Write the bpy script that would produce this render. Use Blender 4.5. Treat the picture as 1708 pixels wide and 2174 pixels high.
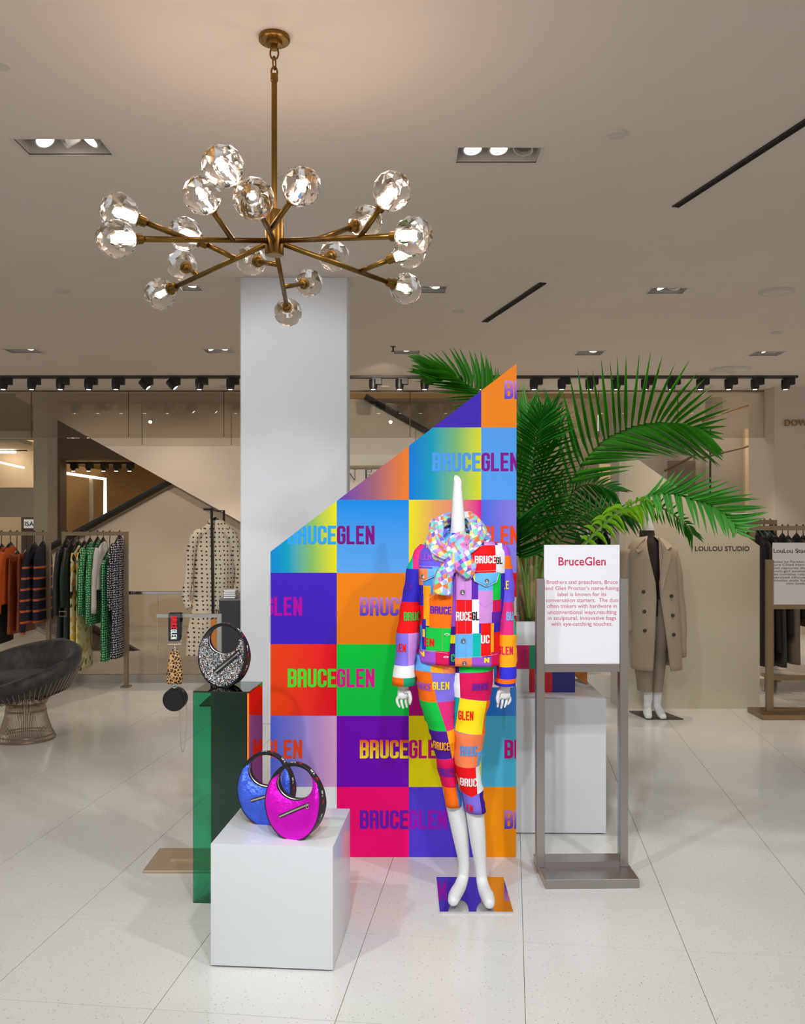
import bpy, bmesh, math, random
from mathutils import Vector, Matrix, noise
from mathutils.bvhtree import BVHTree
from math import sin, cos, pi, radians, sqrt, atan2
random.seed(7)
for o in list(bpy.data.objects): bpy.data.objects.remove(o)
SC = bpy.context.scene
COL = SC.collection

# ---------------------------------------------------------------- camera, world, lights, exposure
FPX, CX, HY, CAMH, CZ = 1950.0, 854.0, 1110.0, 1.47, 3.27     # focal length in px, axis, horizon, eye height, ceiling height
cam = bpy.data.cameras.new('camera'); camo = bpy.data.objects.new('camera', cam); COL.objects.link(camo)
cam.sensor_fit = 'VERTICAL'; cam.sensor_height = 36.0; cam.lens = FPX / 2174 * 36
cam.shift_y = (HY - 1087) / 2174; cam.clip_end = 100
camo.location = (0, 0, CAMH); camo.rotation_euler = (pi / 2, 0, 0)
SC.camera = camo
SC.view_settings.view_transform = 'Standard'; SC.view_settings.look = 'None'
SC.view_settings.gamma = 1.0; SC.view_settings.use_curve_mapping = False
SC.view_settings.exposure = 0.0
w = bpy.data.worlds.new('world'); SC.world = w; w.use_nodes = True
w.node_tree.nodes['Background'].inputs[0].default_value = (1.0, 0.965, 0.93, 1)
w.node_tree.nodes['Background'].inputs[1].default_value = 0.58

def spot(x, y, z, tx, ty, tz, power, col=(1, 0.97, 0.94), cone=70, blend=0.6, size=0.06):
    l = bpy.data.lights.new('spot_lamp', 'SPOT'); l.energy = power; l.color = col
    l.spot_size = radians(cone); l.spot_blend = blend; l.shadow_soft_size = size
    o = bpy.data.objects.new('spot_lamp', l); COL.objects.link(o); o.location = (x, y, z)
    o.rotation_euler = (Vector((tx, ty, tz)) - Vector((x, y, z))).to_track_quat('-Z', 'Y').to_euler()
    return o
COOL = (0.90, 0.96, 1.0); WARM = (1.0, 0.87, 0.72)
# the row of ceiling spots just above and behind the camera, aimed at the display
spot(-1.7, 1.2, 3.2, -0.5, 3.4, 0.2, 150, COOL, 64)
spot(0.45, 0.6, 3.2, 0.1, 3.6, 1.2, 150, COOL, 56)
spot(1.9, 1.2, 3.2, 0.5, 3.9, 0.5, 150, COOL, 64)
spot(-0.3, 0.2, 3.2, 0.1, 2.6, 0.0, 200, COOL, 80)
# the lit lamps of the big fitting left of the chandelier wash the column
spot(-1.55, 4.42, 3.2, -0.8, 6.7, 1.9, 110, COOL, 62)
spot(-1.45, 4.42, 3.2, -0.75, 6.7, 0.7, 90, COOL, 50)

# ---------------------------------------------------------------- helpers
def P(px, py, d): return Vector(((px - CX) / FPX * d, d, CAMH + (HY - py) / FPX * d))
def FD(py): return FPX * CAMH / (py - HY)
def CD(py): return FPX * (CZ - CAMH) / (HY - py)
def lin(c):
    c /= 255.0
    return c / 12.92 if c <= 0.04045 else ((c + 0.055) / 1.055) ** 2.4
def C(r, g, b): return (lin(r), lin(g), lin(b), 1)
MATS = {}
def newmat(name):
    m = bpy.data.materials.new(name); m.use_nodes = True
    return m, m.node_tree.nodes, m.node_tree.links, m.node_tree.nodes['Principled BSDF']
def mat(name, col, rough=0.5, metal=0.0, spec=0.5, var=0.0, vscale=8.0, bump=0.0, bscale=60.0, coat=0.0, sheen=0.0, emit=None, estr=0.0, aniso=None):
    if name in MATS: return MATS[name]
    m, N, L, b = newmat(name)
    b.inputs['Base Color'].default_value = col; b.inputs['Roughness'].default_value = rough
    b.inputs['Metallic'].default_value = metal; b.inputs['Specular IOR Level'].default_value = spec
    b.inputs['Coat Weight'].default_value = coat; b.inputs['Sheen Weight'].default_value = sheen
    if emit: b.inputs['Emission Color'].default_value = emit; b.inputs['Emission Strength'].default_value = estr
    tc = N.new('ShaderNodeTexCoord')
    if var:
        n = N.new('ShaderNodeTexNoise'); n.inputs['Scale'].default_value = vscale; n.inputs['Detail'].default_value = 5
        L.new(tc.outputs['Object'], n.inputs['Vector'])
        r = N.new('ShaderNodeValToRGB')
        r.color_ramp.elements[0].position = 0.3; r.color_ramp.elements[1].position = 0.7
        r.color_ramp.elements[0].color = tuple(c * (1 - var) for c in col[:3]) + (1,)
        r.color_ramp.elements[1].color = tuple(min(1, c * (1 + var)) for c in col[:3]) + (1,)
        L.new(n.outputs['Fac'], r.inputs['Fac']); L.new(r.outputs['Color'], b.inputs['Base Color'])
    if bump:
        n = N.new('ShaderNodeTexNoise'); n.inputs['Scale'].default_value = bscale; n.inputs['Detail'].default_value = 4
        mp = N.new('ShaderNodeMapping'); L.new(tc.outputs['Object'], mp.inputs['Vector'])
        if aniso: mp.inputs['Scale'].default_value = aniso
        L.new(mp.outputs['Vector'], n.inputs['Vector'])
        bp = N.new('ShaderNodeBump'); bp.inputs['Strength'].default_value = bump; bp.inputs['Distance'].default_value = 0.01
        L.new(n.outputs['Fac'], bp.inputs['Height']); L.new(bp.outputs['Normal'], b.inputs['Normal'])
    MATS[name] = m
    return m
def emat(name, col, strength):
    return mat(name, (0, 0, 0, 1), 0.5, emit=col, estr=strength)
def ramp_mat(name, cols, axis='U', rough=0.5, coord='UV', scale=1.0, offset=0.0, spec=0.15):
    """print with a colour gradient along U or V of the piece"""
    if name in MATS: return MATS[name]
    m, N, L, b = newmat(name)
    tc = N.new('ShaderNodeTexCoord'); sp = N.new('ShaderNodeSeparateXYZ'); L.new(tc.outputs[coord], sp.inputs[0])
    r = N.new('ShaderNodeValToRGB'); e = r.color_ramp.elements
    while len(e) < len(cols): e.new(0.5)
    for i, c in enumerate(cols): e[i].position = i / (len(cols) - 1); e[i].color = c
    out = sp.outputs[{'U': 0, 'V': 1, 'W': 2}[axis]]
    if scale != 1.0 or offset:
        mt = N.new('ShaderNodeMath'); mt.operation = 'MULTIPLY_ADD'; mt.inputs[1].default_value = scale; mt.inputs[2].default_value = offset
        L.new(out, mt.inputs[0]); out = mt.outputs[0]
    L.new(out, r.inputs['Fac']); L.new(r.outputs['Color'], b.inputs['Base Color'])
    b.inputs['Roughness'].default_value = rough; b.inputs['Specular IOR Level'].default_value = spec
    MATS[name] = m; return m
def dots_mat(name, base, dot, scale, size, rand=0.35, rough=0.7):
    if name in MATS: return MATS[name]
    m, N, L, b = newmat(name)
    tc = N.new('ShaderNodeTexCoord'); v = N.new('ShaderNodeTexVoronoi'); v.voronoi_dimensions = '2D'; v.inputs['Scale'].default_value = scale
    sx = N.new('ShaderNodeSeparateXYZ'); cx = N.new('ShaderNodeCombineXYZ'); ma = N.new('ShaderNodeMath'); ma.operation = 'MULTIPLY_ADD'; ma.inputs[1].default_value = 0.6
    L.new(tc.outputs['Object'], sx.inputs[0]); L.new(sx.outputs[1], ma.inputs[0]); L.new(sx.outputs[0], ma.inputs[2]); L.new(ma.outputs[0], cx.inputs[0]); L.new(sx.outputs[2], cx.inputs[1])
    v.inputs['Randomness'].default_value = rand; L.new(cx.outputs[0], v.inputs['Vector'])
    r = N.new('ShaderNodeValToRGB'); r.color_ramp.elements[0].position = size; r.color_ramp.elements[1].position = size + 0.06
    r.color_ramp.elements[0].color = dot; r.color_ramp.elements[1].color = base
    L.new(v.outputs['Distance'], r.inputs['Fac']); L.new(r.outputs['Color'], b.inputs['Base Color'])
    b.inputs['Roughness'].default_value = rough; MATS[name] = m; return m
def clear_mat(name, tint, refl=(1, 1, 1, 1), ior=1.45, rough=0.0):
    """thin clear or tinted sheet: lets light straight through, mirrors by Fresnel"""
    if name in MATS: return MATS[name]
    m, N, L, b = newmat(name); N.remove(b)
    t = N.new('ShaderNodeBsdfTransparent'); t.inputs[0].default_value = tint
    g = N.new('ShaderNodeBsdfGlossy'); g.inputs['Roughness'].default_value = rough; g.inputs['Color'].default_value = refl
    f = N.new('ShaderNodeFresnel'); f.inputs['IOR'].default_value = ior
    x = N.new('ShaderNodeMixShader'); L.new(f.outputs[0], x.inputs[0]); L.new(t.outputs[0], x.inputs[1]); L.new(g.outputs[0], x.inputs[2])
    L.new(x.outputs[0], N['Material Output'].inputs['Surface']); MATS[name] = m; return m

def put(name, me, m=None, parent=None, smooth=False):
    o = bpy.data.objects.new(name, me); COL.objects.link(o)
    if m is not None:
        for q in (m if isinstance(m, (list, tuple)) else [m]): me.materials.append(q)
    if smooth:
        me.polygons.foreach_set('use_smooth', [True] * len(me.polygons))
        if smooth is not True: me.set_sharp_from_angle(angle=radians(smooth))
    if parent: o.parent = parent
    return o
def thing(name, label, cat, loc=(0, 0, 0), rotz=0.0, group=None):
    o = bpy.data.objects.new(name, None); COL.objects.link(o); o.empty_display_size = 0.05
    o.location = loc; o.rotation_euler = (0, 0, rotz); return tag(o, label, cat, group)
def tag(o, label, cat, group=None):
    o['label'] = label; o['category'] = cat
    if group: o['group'] = group
    return o
def struct(o): o['kind'] = 'structure'; return o
def copy_tree(o, parent=None):
    c = o.copy(); COL.objects.link(c)
    if parent: c.parent = parent
    for ch in o.children: copy_tree(ch, c)
    return c
ORD = ['first', 'second', 'third', 'fourth', 'fifth', 'sixth', 'seventh', 'eighth', 'ninth', 'tenth', 'eleventh', 'twelfth', 'thirteenth', 'fourteenth', 'fifteenth', 'sixteenth']

class MB:
    def __init__(s): s.bm = bmesh.new(); s.uv = None
    def v(s, co): return s.bm.verts.new(co)
    def face(s, vs):
        try: return s.bm.faces.new(vs)
        except ValueError: return None
    def poly(s, pts): return s.face([s.v(p) for p in pts])
    def box(s, x0, x1, y0, y1, z0, z1):
        p = [s.v((x, y, z)) for z in (z0, z1) for y in (y0, y1) for x in (x0, x1)]
        for q in ((0, 2, 3, 1), (4, 5, 7, 6), (0, 1, 5, 4), (2, 6, 7, 3), (0, 4, 6, 2), (1, 3, 7, 5)): s.face([p[i] for i in q])
        return s
    def prism(s, pts, off):
        """polygon extruded by the vector off"""
        off = Vector(off); a = [s.v(p) for p in pts]; b = [s.v(Vector(p) + off) for p in pts]; n = len(pts)
        s.face(a[::-1]); s.face(b)
        for i in range(n): s.face([a[i], a[(i + 1) % n], b[(i + 1) % n], b[i]])
        return s
    def loft(s, rings, closed=True, cap0=True, cap1=True, wrap=False):
        R = [[s.v(p) for p in r] for r in rings]; n = len(R[0])
        for i in range(len(R) if wrap else len(R) - 1):
            a, b = R[i], R[(i + 1) % len(R)]
            for k in range(n if closed else n - 1): s.face([a[k], a[(k + 1) % n], b[(k + 1) % n], b[k]])
        if cap0 and not wrap: s.face(R[0][::-1])
        if cap1 and not wrap: s.face(R[-1])
        return s
    def tube(s, pts, r, seg=8, closed=False, flat=None, up=None):
        """swept tube; r number or list; flat = (ru, rv) factors for an oval section"""
        pts = [Vector(p) for p in pts]; n = len(pts); rr = r if isinstance(r, (list, tuple)) else [r] * n
        T = []
        for i in range(n):
            a = pts[(i - 1) % n] if (closed or i) else pts[0]; b = pts[(i + 1) % n] if (closed or i < n - 1) else pts[-1]
            T.append((b - a).normalized() if (b - a).length > 1e-9 else Vector((0, 0, 1)))
        u = Vector(up) if up else (Vector((0, 1, 0)) if abs(T[0].y) < 0.9 else Vector((1, 0, 0)))
        u = (u - T[0] * u.dot(T[0])).normalized(); rings = []
        for i in range(n):
            u = (u - T[i] * u.dot(T[i])).normalized(); vv = T[i].cross(u)
            fu, fv = flat or (1, 1)
            rings.append([pts[i] + u * (cos(2 * pi * k / seg) * rr[i] * fu) + vv * (sin(2 * pi * k / seg) * rr[i] * fv) for k in range(seg)])
        return s.loft(rings, wrap=closed)
    def lathe(s, prof, seg=24, c=(0, 0, 0), cap0=True, cap1=True):
        return s.loft([[Vector(c) + Vector((cos(2 * pi * k / seg) * r, sin(2 * pi * k / seg) * r, z)) for k in range(seg)] for r, z in prof], cap0=cap0, cap1=cap1)
    def bevel(s, w, seg=2):
        bmesh.ops.recalc_face_normals(s.bm, faces=s.bm.faces)
        bmesh.ops.bevel(s.bm, geom=[e for e in s.bm.edges if len(e.link_faces) == 2 and e.calc_face_angle(0) > 0.6], offset=w, segments=seg, profile=0.7, affect='EDGES', clamp_overlap=True)
        return s
    def xf(s, M): bmesh.ops.transform(s.bm, matrix=M, verts=s.bm.verts); return s
    def mesh(s, name='mesh', normals=True):
        if normals: bmesh.ops.recalc_face_normals(s.bm, faces=s.bm.faces)
        me = bpy.data.meshes.new(name); s.bm.to_mesh(me); s.bm.free(); return me
    def obj(s, name, m=None, parent=None, smooth=False, normals=True): return put(name, s.mesh(name, normals), m, parent, smooth)

def planar_uv(me, u, v):
    """u, v: (origin, length, axis index) used to lay out a 0..1 UV"""
    uvl = me.uv_layers.new(name='UVMap')
    for lp in me.loops:
        co = me.vertices[lp.vertex_index].co
        uvl.data[lp.index].uv = ((co[u[2]] - u[0]) / u[1], (co[v[2]] - v[0]) / v[1])

def slab(name, x0, y0, x1, y1, d, thick, m, parent=None):
    """box whose front face covers pixel rectangle (x0,y0)-(x1,y1) at its true distance d"""
    a, b = P(x0, y1, d), P(x1, y0, d)
    return struct(MB().box(a.x, b.x, d, d + thick, a.z, b.z).obj(name, m, parent))
def polyslab(name, pts, d, thick, m, parent=None):
    return struct(MB().prism([P(x, y, d) for x, y in pts], (0, thick, 0)).obj(name, m, parent))

# ---- lettering
def text(name, s, m, parent, loc, cap, width=None, bold=0.0, spacing=1.0, align='CENTER', rot=None, thick=0.0006):
    cu = bpy.data.curves.new('lettering', 'FONT'); cu.body = s; cu.size = cap / 0.69; cu.align_x = align
    cu.offset = bold * cap; cu.space_character = spacing; cu.extrude = thick / 2; cu.resolution_u = 3
    t = bpy.data.objects.new('lettering', cu); COL.objects.link(t); bpy.context.view_layer.update()
    me = bpy.data.meshes.new_from_object(t.evaluated_get(bpy.context.evaluated_depsgraph_get()))
    bpy.data.objects.remove(t); bpy.data.curves.remove(cu)
    xs = [v.co.x for v in me.vertices]; k = width / (max(xs) - min(xs)) if width else 1.0
    for v in me.vertices: v.co = Vector((v.co.x * k, -v.co.z, v.co.y))
    me.materials.clear(); o = put(name, me, m, parent); o.location = loc
    if rot: o.rotation_euler = rot
    return o
_L, _R, _T, _B, _M = 0.075, 0.345, 0.925, 0.075, 0.51
GL = {      # centre lines of the block capitals: (x, y[, corner radius])
 'B': [[(_L, _M), (_R, _M, .09), (_R, _T, .12), (_L, _T), (_L, _B), (_R, _B, .12), (_R, _M, .09), (_L, _M)]],
 'R': [[(_L, 0), (_L, _T), (_R, _T, .12), (_R, _M, .10), (_L, _M)], [(_R - .13, _M - .001), (_R, _M, .10), (_R, 0)]],
 'U': [[(_L, 1), (_L, _B, .13), (_R, _B, .13), (_R, 1)]],
 'C': [[(_R, .64), (_R, _T, .13), (_L, _T, .13), (_L, _B, .13), (_R, _B, .13), (_R, .36)]],
 'E': [[(_R + .05, _T), (_L, _T), (_L, _B), (_R + .05, _B)], [(_L, _M), (_R + .01, _M)]],
 'G': [[(_R, .66), (_R, _T, .13), (_L, _T, .13), (_L, _B, .13), (_R, _B, .13), (_R, .5), (.2, .5)]],
 'L': [[(_L, 1), (_L, _B), (_R + .05, _B)]],
 'N': [[(_L, 0), (_L, 1)], [(_R + .02, 0), (_R + .02, 1)], [(_L, .93), (_R + .02, .07)]],
}
def round_line(pl, seg=5):
    out = []
    for i, p in enumerate(pl):
        v = Vector(p[:2])
        if len(p) < 3 or i in (0, len(pl) - 1): out.append(v); continue
        a, b = (Vector(pl[i - 1][:2]) - v), (Vector(pl[i + 1][:2]) - v)
        r = min(p[2], a.length * .49, b.length * .49); p0, p1 = v + a.normalized() * r, v + b.normalized() * r
        for k in range(seg + 1): t = k / seg; out.append(p0 * (1 - t) ** 2 + v * 2 * t * (1 - t) + p1 * t * t)
    return [q for i, q in enumerate(out) if i == 0 or (q - out[i - 1]).length > 1e-5]
def glyph_quads(word, x0, z0, width, cap, sub=1, stroke=0.15):
    """word as flat mitred quads (lists of (u, v)); each letter advances by width / len"""
    out = []; adv = width / len(word)
    for i, ch in enumerate(word):
        kx = adv / 0.47
        for pl in GL.get(ch, []):
            p = round_line(pl); n = len(p); Lf = []; Rt = []
            for k in range(n):
                d0 = (p[k] - p[k - 1]).normalized() if k else (p[1] - p[0]).normalized()
                d1 = (p[k + 1] - p[k]).normalized() if k < n - 1 else d0
                n0, n1 = Vector((-d0.y, d0.x)), Vector((-d1.y, d1.x)); m = (n0 + n1)
                m = m.normalized() if m.length > 1e-6 else n0; m = m * (stroke / 2 / max(.5, m.dot(n0)))
                Lf.append(p[k] + m); Rt.append(p[k] - m)
            for k in range(n - 1):
                K = max(1, int(sub * (p[k + 1] - p[k]).length / 0.25))
                for j in range(K):
                    q = [Rt[k].lerp(Rt[k + 1], j / K), Rt[k].lerp(Rt[k + 1], (j + 1) / K), Lf[k].lerp(Lf[k + 1], (j + 1) / K), Lf[k].lerp(Lf[k + 1], j / K)]
                    out.append([(x0 + adv * i + c.x * kx, z0 + c.y * cap) for c in q])
    return out
def clip_poly(poly, clip):
    """Sutherland-Hodgman against a convex counter-clockwise polygon"""
    for i in range(len(clip)):
        (ax, ay), (bx, by) = clip[i], clip[(i + 1) % len(clip)]; out = []
        f = lambda p: (bx - ax) * (p[1] - ay) - (by - ay) * (p[0] - ax)
        for j in range(len(poly)):
            p, q = poly[j], poly[(j + 1) % len(poly)]; fp, fq = f(p), f(q)
            if fp >= 0: out.append(p)
            if fp * fq < 0: t = fp / (fp - fq); out.append((p[0] + (q[0] - p[0]) * t, p[1] + (q[1] - p[1]) * t))
        poly = out
        if not poly: return []
    return poly
def flat_word(name, word, x0, z0, width, cap, m, parent, y=-0.001, clip=None, thick=0.0004):
    mb = MB(); n_ = 0
    for q in glyph_quads(word, x0, z0, width, cap):
        if clip: q = clip_poly(q, clip)
        n_ += 1
        if len(q) >= 3: mb.poly([(u, y - 1.5e-5 * n_, v) for u, v in q])
    me = mb.mesh(name, False)
    if not me.vertices: return None
    planar_uv(me, (x0, width, 0), (z0, cap, 2))
    return put(name, me, m, parent)
def wrap_word(name, word, x0, z0, width, cap, m, parent, fmap, sub=2, stroke=0.15):
    """lettering laid on a curved surface through fmap(u, v) -> point or None"""
    mb = MB(); n_ = 0
    for q in glyph_quads(word, x0, z0, width, cap, sub, stroke):
        pts = [fmap(u, v) for u, v in q]; n_ += 1
        if all(p is not None for p in pts):
            nn = (pts[1] - pts[0]).cross(pts[3] - pts[0]).normalized() * (2e-5 * n_); mb.poly([p + nn for p in pts])
    return mb.obj(name, m, parent, normals=False)
def drop_on(bvh, off=0.0012, d=Vector((0, 1, 0)), start=-1.0):
    def f(u, v):
        h = bvh.ray_cast(Vector((u, start, v)), d)
        return None if h[0] is None else h[0] - d * off
    return f
def bvh_of(o): return BVHTree.FromPolygons([v.co.copy() for v in o.data.vertices], [tuple(p.vertices) for p in o.data.polygons])
def paint(me, patches, mats, default):
    """cut the mesh along the edges of (polygon in xz, material key) and give each face its print"""
    bm = bmesh.new(); bm.from_mesh(me); seen = set()
    for poly, key in patches:
        for i in range(len(poly)):
            a, b = Vector(poly[i]), Vector(poly[(i + 1) % len(poly)]); d = b - a
            if d.length < 1e-5: continue
            n = Vector((-d.y, d.x)).normalized()
            if n.x < 0 or (abs(n.x) < 1e-6 and n.y < 0): n = -n
            h = tuple(sorted(((round(a.x, 4), round(a.y, 4)), (round(b.x, 4), round(b.y, 4)))))
            if h in seen: continue
            seen.add(h)
            lo, hi = (min(a.x, b.x) - .004, min(a.y, b.y) - .004), (max(a.x, b.x) + .004, max(a.y, b.y) + .004)
            fs = [f for f in bm.faces if max(v.co.x for v in f.verts) > lo[0] and min(v.co.x for v in f.verts) < hi[0] and max(v.co.z for v in f.verts) > lo[1] and min(v.co.z for v in f.verts) < hi[1]]
            if not fs: continue
            ge = set(fs); [ge.update(f.edges) for f in fs]; [ge.update(f.verts) for f in fs]
            bmesh.ops.bisect_plane(bm, geom=list(ge), dist=1e-5, plane_co=(a.x, 0, a.y), plane_no=(n.x, 0, n.y))
    keys = [default]; me.materials.clear(); me.materials.append(mats[default])
    def inside(p, poly):
        c = False
        for i in range(len(poly)):
            (x1, y1), (x2, y2) = poly[i], poly[i - 1]
            if (y1 > p[1]) != (y2 > p[1]) and p[0] < (x2 - x1) * (p[1] - y1) / (y2 - y1) + x1: c = not c
        return c
    for f in bm.faces:
        c = f.calc_center_median(); k = default
        for poly, key in patches:
            if inside((c.x, c.z), poly): k = key
        if k not in keys: keys.append(k); me.materials.append(mats[k])
        f.material_index = keys.index(k)
    bm.to_mesh(me); bm.free()
    me.polygons.foreach_set('use_smooth', [True] * len(me.polygons))
def ell(c, rx, ry, n=28, ex=2.0, a0=0.0, a1=2 * pi, closed=True, z=None):
    """superellipse ring in the horizontal plane, starting at the front (-Y) and going to +X"""
    out = []; m = n if closed else n - 1
    for k in range(n):
        t = a0 + (a1 - a0) * k / m; s, co = sin(t), -cos(t)
        out.append(Vector((c[0] + rx * math.copysign(abs(s) ** (2 / ex), s), c[1] + ry * math.copysign(abs(co) ** (2 / ex), co), c[2])))
    return out
def ruffle(me, amp, scale, seed=0.0, stretch=(1, 1, 1)):
    """small folds in cloth, displaced along the normals"""
    me.update()
    nn = [v.normal.copy() for v in me.vertices]
    for v, n in zip(me.vertices, nn):
        p = Vector((v.co.x * stretch[0], v.co.y * stretch[1], v.co.z * stretch[2])) * scale + Vector((seed, seed * 1.7, seed * 0.3))
        v.co += n * amp * noise.noise(p)
def interp(rows, key, steps):
    """rows sorted by key index 0 -> linear samples"""
    out = []
    for i in range(steps):
        t = rows[0][0] + (rows[-1][0] - rows[0][0]) * i / (steps - 1)
        for a, b in zip(rows, rows[1:]):
            if min(a[0], b[0]) - 1e-9 <= t <= max(a[0], b[0]) + 1e-9:
                f = 0 if a[0] == b[0] else (t - a[0]) / (b[0] - a[0]); f2 = f
                out.append([x + (y - x) * f2 for x, y in zip(a, b)]); break
    return out
def spline(pts, n):
    """Catmull-Rom samples"""
    pts = [Vector(p) for p in pts]; q = [pts[0] * 2 - pts[1]] + pts + [pts[-1] * 2 - pts[-2]]; out = []; m = len(pts) - 1
    for i in range(n + 1):
        t = i / n * m; k = min(int(t), m - 1); f = t - k; a, b, c, d = q[k:k + 4]
        out.append(0.5 * ((2 * b) + (c - a) * f + (2 * a - 5 * b + 4 * c - d) * f * f + (3 * b - a - 3 * c + d) * f ** 3))
    return out
def skin_body(name, V, E, m, parent, root=0, sub=2):
    """V: list of (co, radius or (rx, ry)); one continuous figure grown by the Skin modifier"""
    me = bpy.data.meshes.new(name); me.from_pydata([tuple(v[0]) for v in V], E, [])
    o = bpy.data.objects.new(name, me); COL.objects.link(o)
    o.modifiers.new('skin', 'SKIN').use_smooth_shade = True
    for i, v in enumerate(V):
        r = v[1]; me.skin_vertices[0].data[i].radius = (r, r) if not isinstance(r, tuple) else r
    for i in range(len(V)): me.skin_vertices[0].data[i].use_root = (i == root)
    sb = o.modifiers.new('sub', 'SUBSURF'); sb.levels = sub; sb.render_levels = sub
    bpy.context.view_layer.update()
    nm = bpy.data.meshes.new_from_object(o.evaluated_get(bpy.context.evaluated_depsgraph_get()))
    bpy.data.objects.remove(o); bpy.data.meshes.remove(me); nm.materials.clear()
    return put(name, nm, m, parent, smooth=True)

# ---------------------------------------------------------------- setting: floor, ceiling, column, far walls
def terrazzo(name, col, spec=0.5, rough=0.28):
    m, N, L, b = newmat(name); tc = N.new('ShaderNodeTexCoord'); gm = N.new('ShaderNodeNewGeometry')
    n = N.new('ShaderNodeTexNoise'); n.inputs['Scale'].default_value = 1.3; n.inputs['Detail'].default_value = 6; L.new(gm.outputs['Position'], n.inputs['Vector'])
    r = N.new('ShaderNodeValToRGB'); r.color_ramp.elements[0].color = tuple(c * 0.93 for c in col[:3]) + (1,); r.color_ramp.elements[1].color = col
    r.color_ramp.elements[0].position = .35; r.color_ramp.elements[1].position = .65; L.new(n.outputs['Fac'], r.inputs['Fac'])
    prev = r.outputs['Color']
    for sc, th, dark in ((55, 0.115, (0.42, 0.37, 0.31, 1)), (130, 0.16, (0.60, 0.56, 0.50, 1)), (23, 0.045, (0.22, 0.16, 0.12, 1))):
        v = N.new('ShaderNodeTexVoronoi'); v.inputs['Scale'].default_value = sc; L.new(gm.outputs['Position'], v.inputs['Vector'])
        k = N.new('ShaderNodeMath'); k.operation = 'LESS_THAN'; k.inputs[1].default_value = th; L.new(v.outputs['Distance'], k.inputs[0])
        mx = N.new('ShaderNodeMix'); mx.data_type = 'RGBA'; mx.inputs['B'].default_value = dark
        L.new(k.outputs[0], mx.inputs['Factor']); L.new(prev, mx.inputs['A']); prev = mx.outputs['Result']
    L.new(prev, b.inputs['Base Color']); b.inputs['Roughness'].default_value = rough; b.inputs['Specular IOR Level'].default_value = spec
    MATS[name] = m; return m
M_floor = terrazzo('terrazzo', C(224, 222, 217), rough=0.17)
M_joint = mat('joint', C(150, 142, 130), 0.8, var=0.1)
floor = struct(MB().box(-9, 9, -2.5, 18, -0.12, -0.003).obj('floor', M_joint))
TH = radians(6.76); U = Vector((cos(TH), -sin(TH))); V = Vector((sin(TH), cos(TH))); TU, TV = 0.556, 0.578; YEND = 8.9
tile_me = MB().box(0.0012, TU - 0.0012, 0.0012, TV - 0.0012, -0.003, 0.0).mesh('tile')
# joint crossing: on the joint running away at X=0.36,Y=2.694 and the cross joint at X=0,Y=3.269
A = Vector((0.3606, 2.694)); Bp = Vector((0.0, 3.269)); org = A + V * ((Bp - A).dot(V))
field = MB(); ntile = 0; tile_me.materials.append(M_floor)
for i in range(-26, 24):
    for j in range(-10, 34):
        c = org + U * (i * TU) + V * (j * TV); mid = c + U * TU / 2 + V * TV / 2
        if mid.y < -2.2 or mid.y > 17.5 or abs(mid.x) > 8.6: continue
        seen = 2.2 < mid.y < YEND and abs(mid.x) < 0.44 * mid.y + 0.45 and not (mid.y > 8.6 and mid.x < -0.6)
        if seen and ntile < 300:
            o = bpy.data.objects.new('tile', tile_me); COL.objects.link(o); o.parent = floor
            o.location = (c.x, c.y, 0); o.rotation_euler = (0, 0, -TH); ntile += 1
        elif not (mid.y > 8.62 and mid.x < 0.9 and mid.x > -6):
            q = [c + U * a + V * b_ for a, b_ in ((0.001, 0.001), (TU - .001, 0.001), (TU - .001, TV - .001), (0.001, TV - .001))]
            field.poly([(p.x, p.y, 0.0) for p in q])
fo = field.obj('terrazzo_field', M_floor, floor); fo['kind'] = 'stuff'

# ceiling with openings for the recessed fittings
M_ceil = mat('ceiling_paint', C(224, 214, 204), 0.9, spec=0.2, var=0.015, vscale=1.5)
FIX = []      # (x0, x1, y0, y1, lamp list)
def fix(pxl, pxr, py0, py1, lamps, label):
    y0, y1 = sorted((CD(py0), CD(py1))); ym = (y0 + y1) / 2
    FIX.append(((pxl - CX) / FPX * ym, (pxr - CX) / FPX * ym, y0, y1, lamps, label))
fix(45, 226, 293, 328, [(0.25, 1, 0.5), (0.55, 0, 0.9), (0.85, 1, 0.55)], 'large recessed ceiling light with three tilted lamps, left of the chandelier')
fix(970, 1143, 311, 345, [(0.18, 1, 0.1), (0.5, 1, 0.1), (0.82, 0, 0.2)], 'large recessed ceiling light right of the chandelier, two lamps lit')
fix(384, 426, 605, 616, [(0.55, 1, 0.2)], 'small recessed ceiling light just above the lower left chandelier globes')
fix(888, 946, 606, 620, [(0.3, 0, 0.2), (0.6, 1, 0.2)], 'small recessed ceiling light right of the lowest right chandelier globe')
fix(1378, 1454, 609, 622, [(0.3, 1, 0.4), (0.7, 0, 0.3)], 'small recessed ceiling light right of the short black ceiling slot')
fix(16, 84, 740, 748, [(0.3, 0, 0.3), (0.7, 1, 0.1)], 'small recessed ceiling light at the far left above the track spotlights')
fix(435, 494, 740, 748, [(0.2, 1, 0.6), (0.7, 1, 0.1)], 'small recessed ceiling light beside the white column top left')
fix(836, 890, 743, 750, [(0.5, 1, 0.2)], 'small recessed ceiling light right of the white column')
fix(1222, 1278, 744, 753, [(0.3, 0, 0.2), (0.65, 1, 0.1)], 'small recessed ceiling light above the tallest palm leaves')
fix(1596, 1658, 745, 754, [(0.4, 1, 0.4), (0.7, 0, 0.2)], 'small recessed ceiling light at the far right behind the palm')
xs = sorted({-9.0, 9.0, *[f[0] for f in FIX], *[f[1] for f in FIX]}); ys = sorted({-2.5, 6.71, 12.5, *[f[2] for f in FIX], *[f[3] for f in FIX]})
cb = MB()
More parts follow.
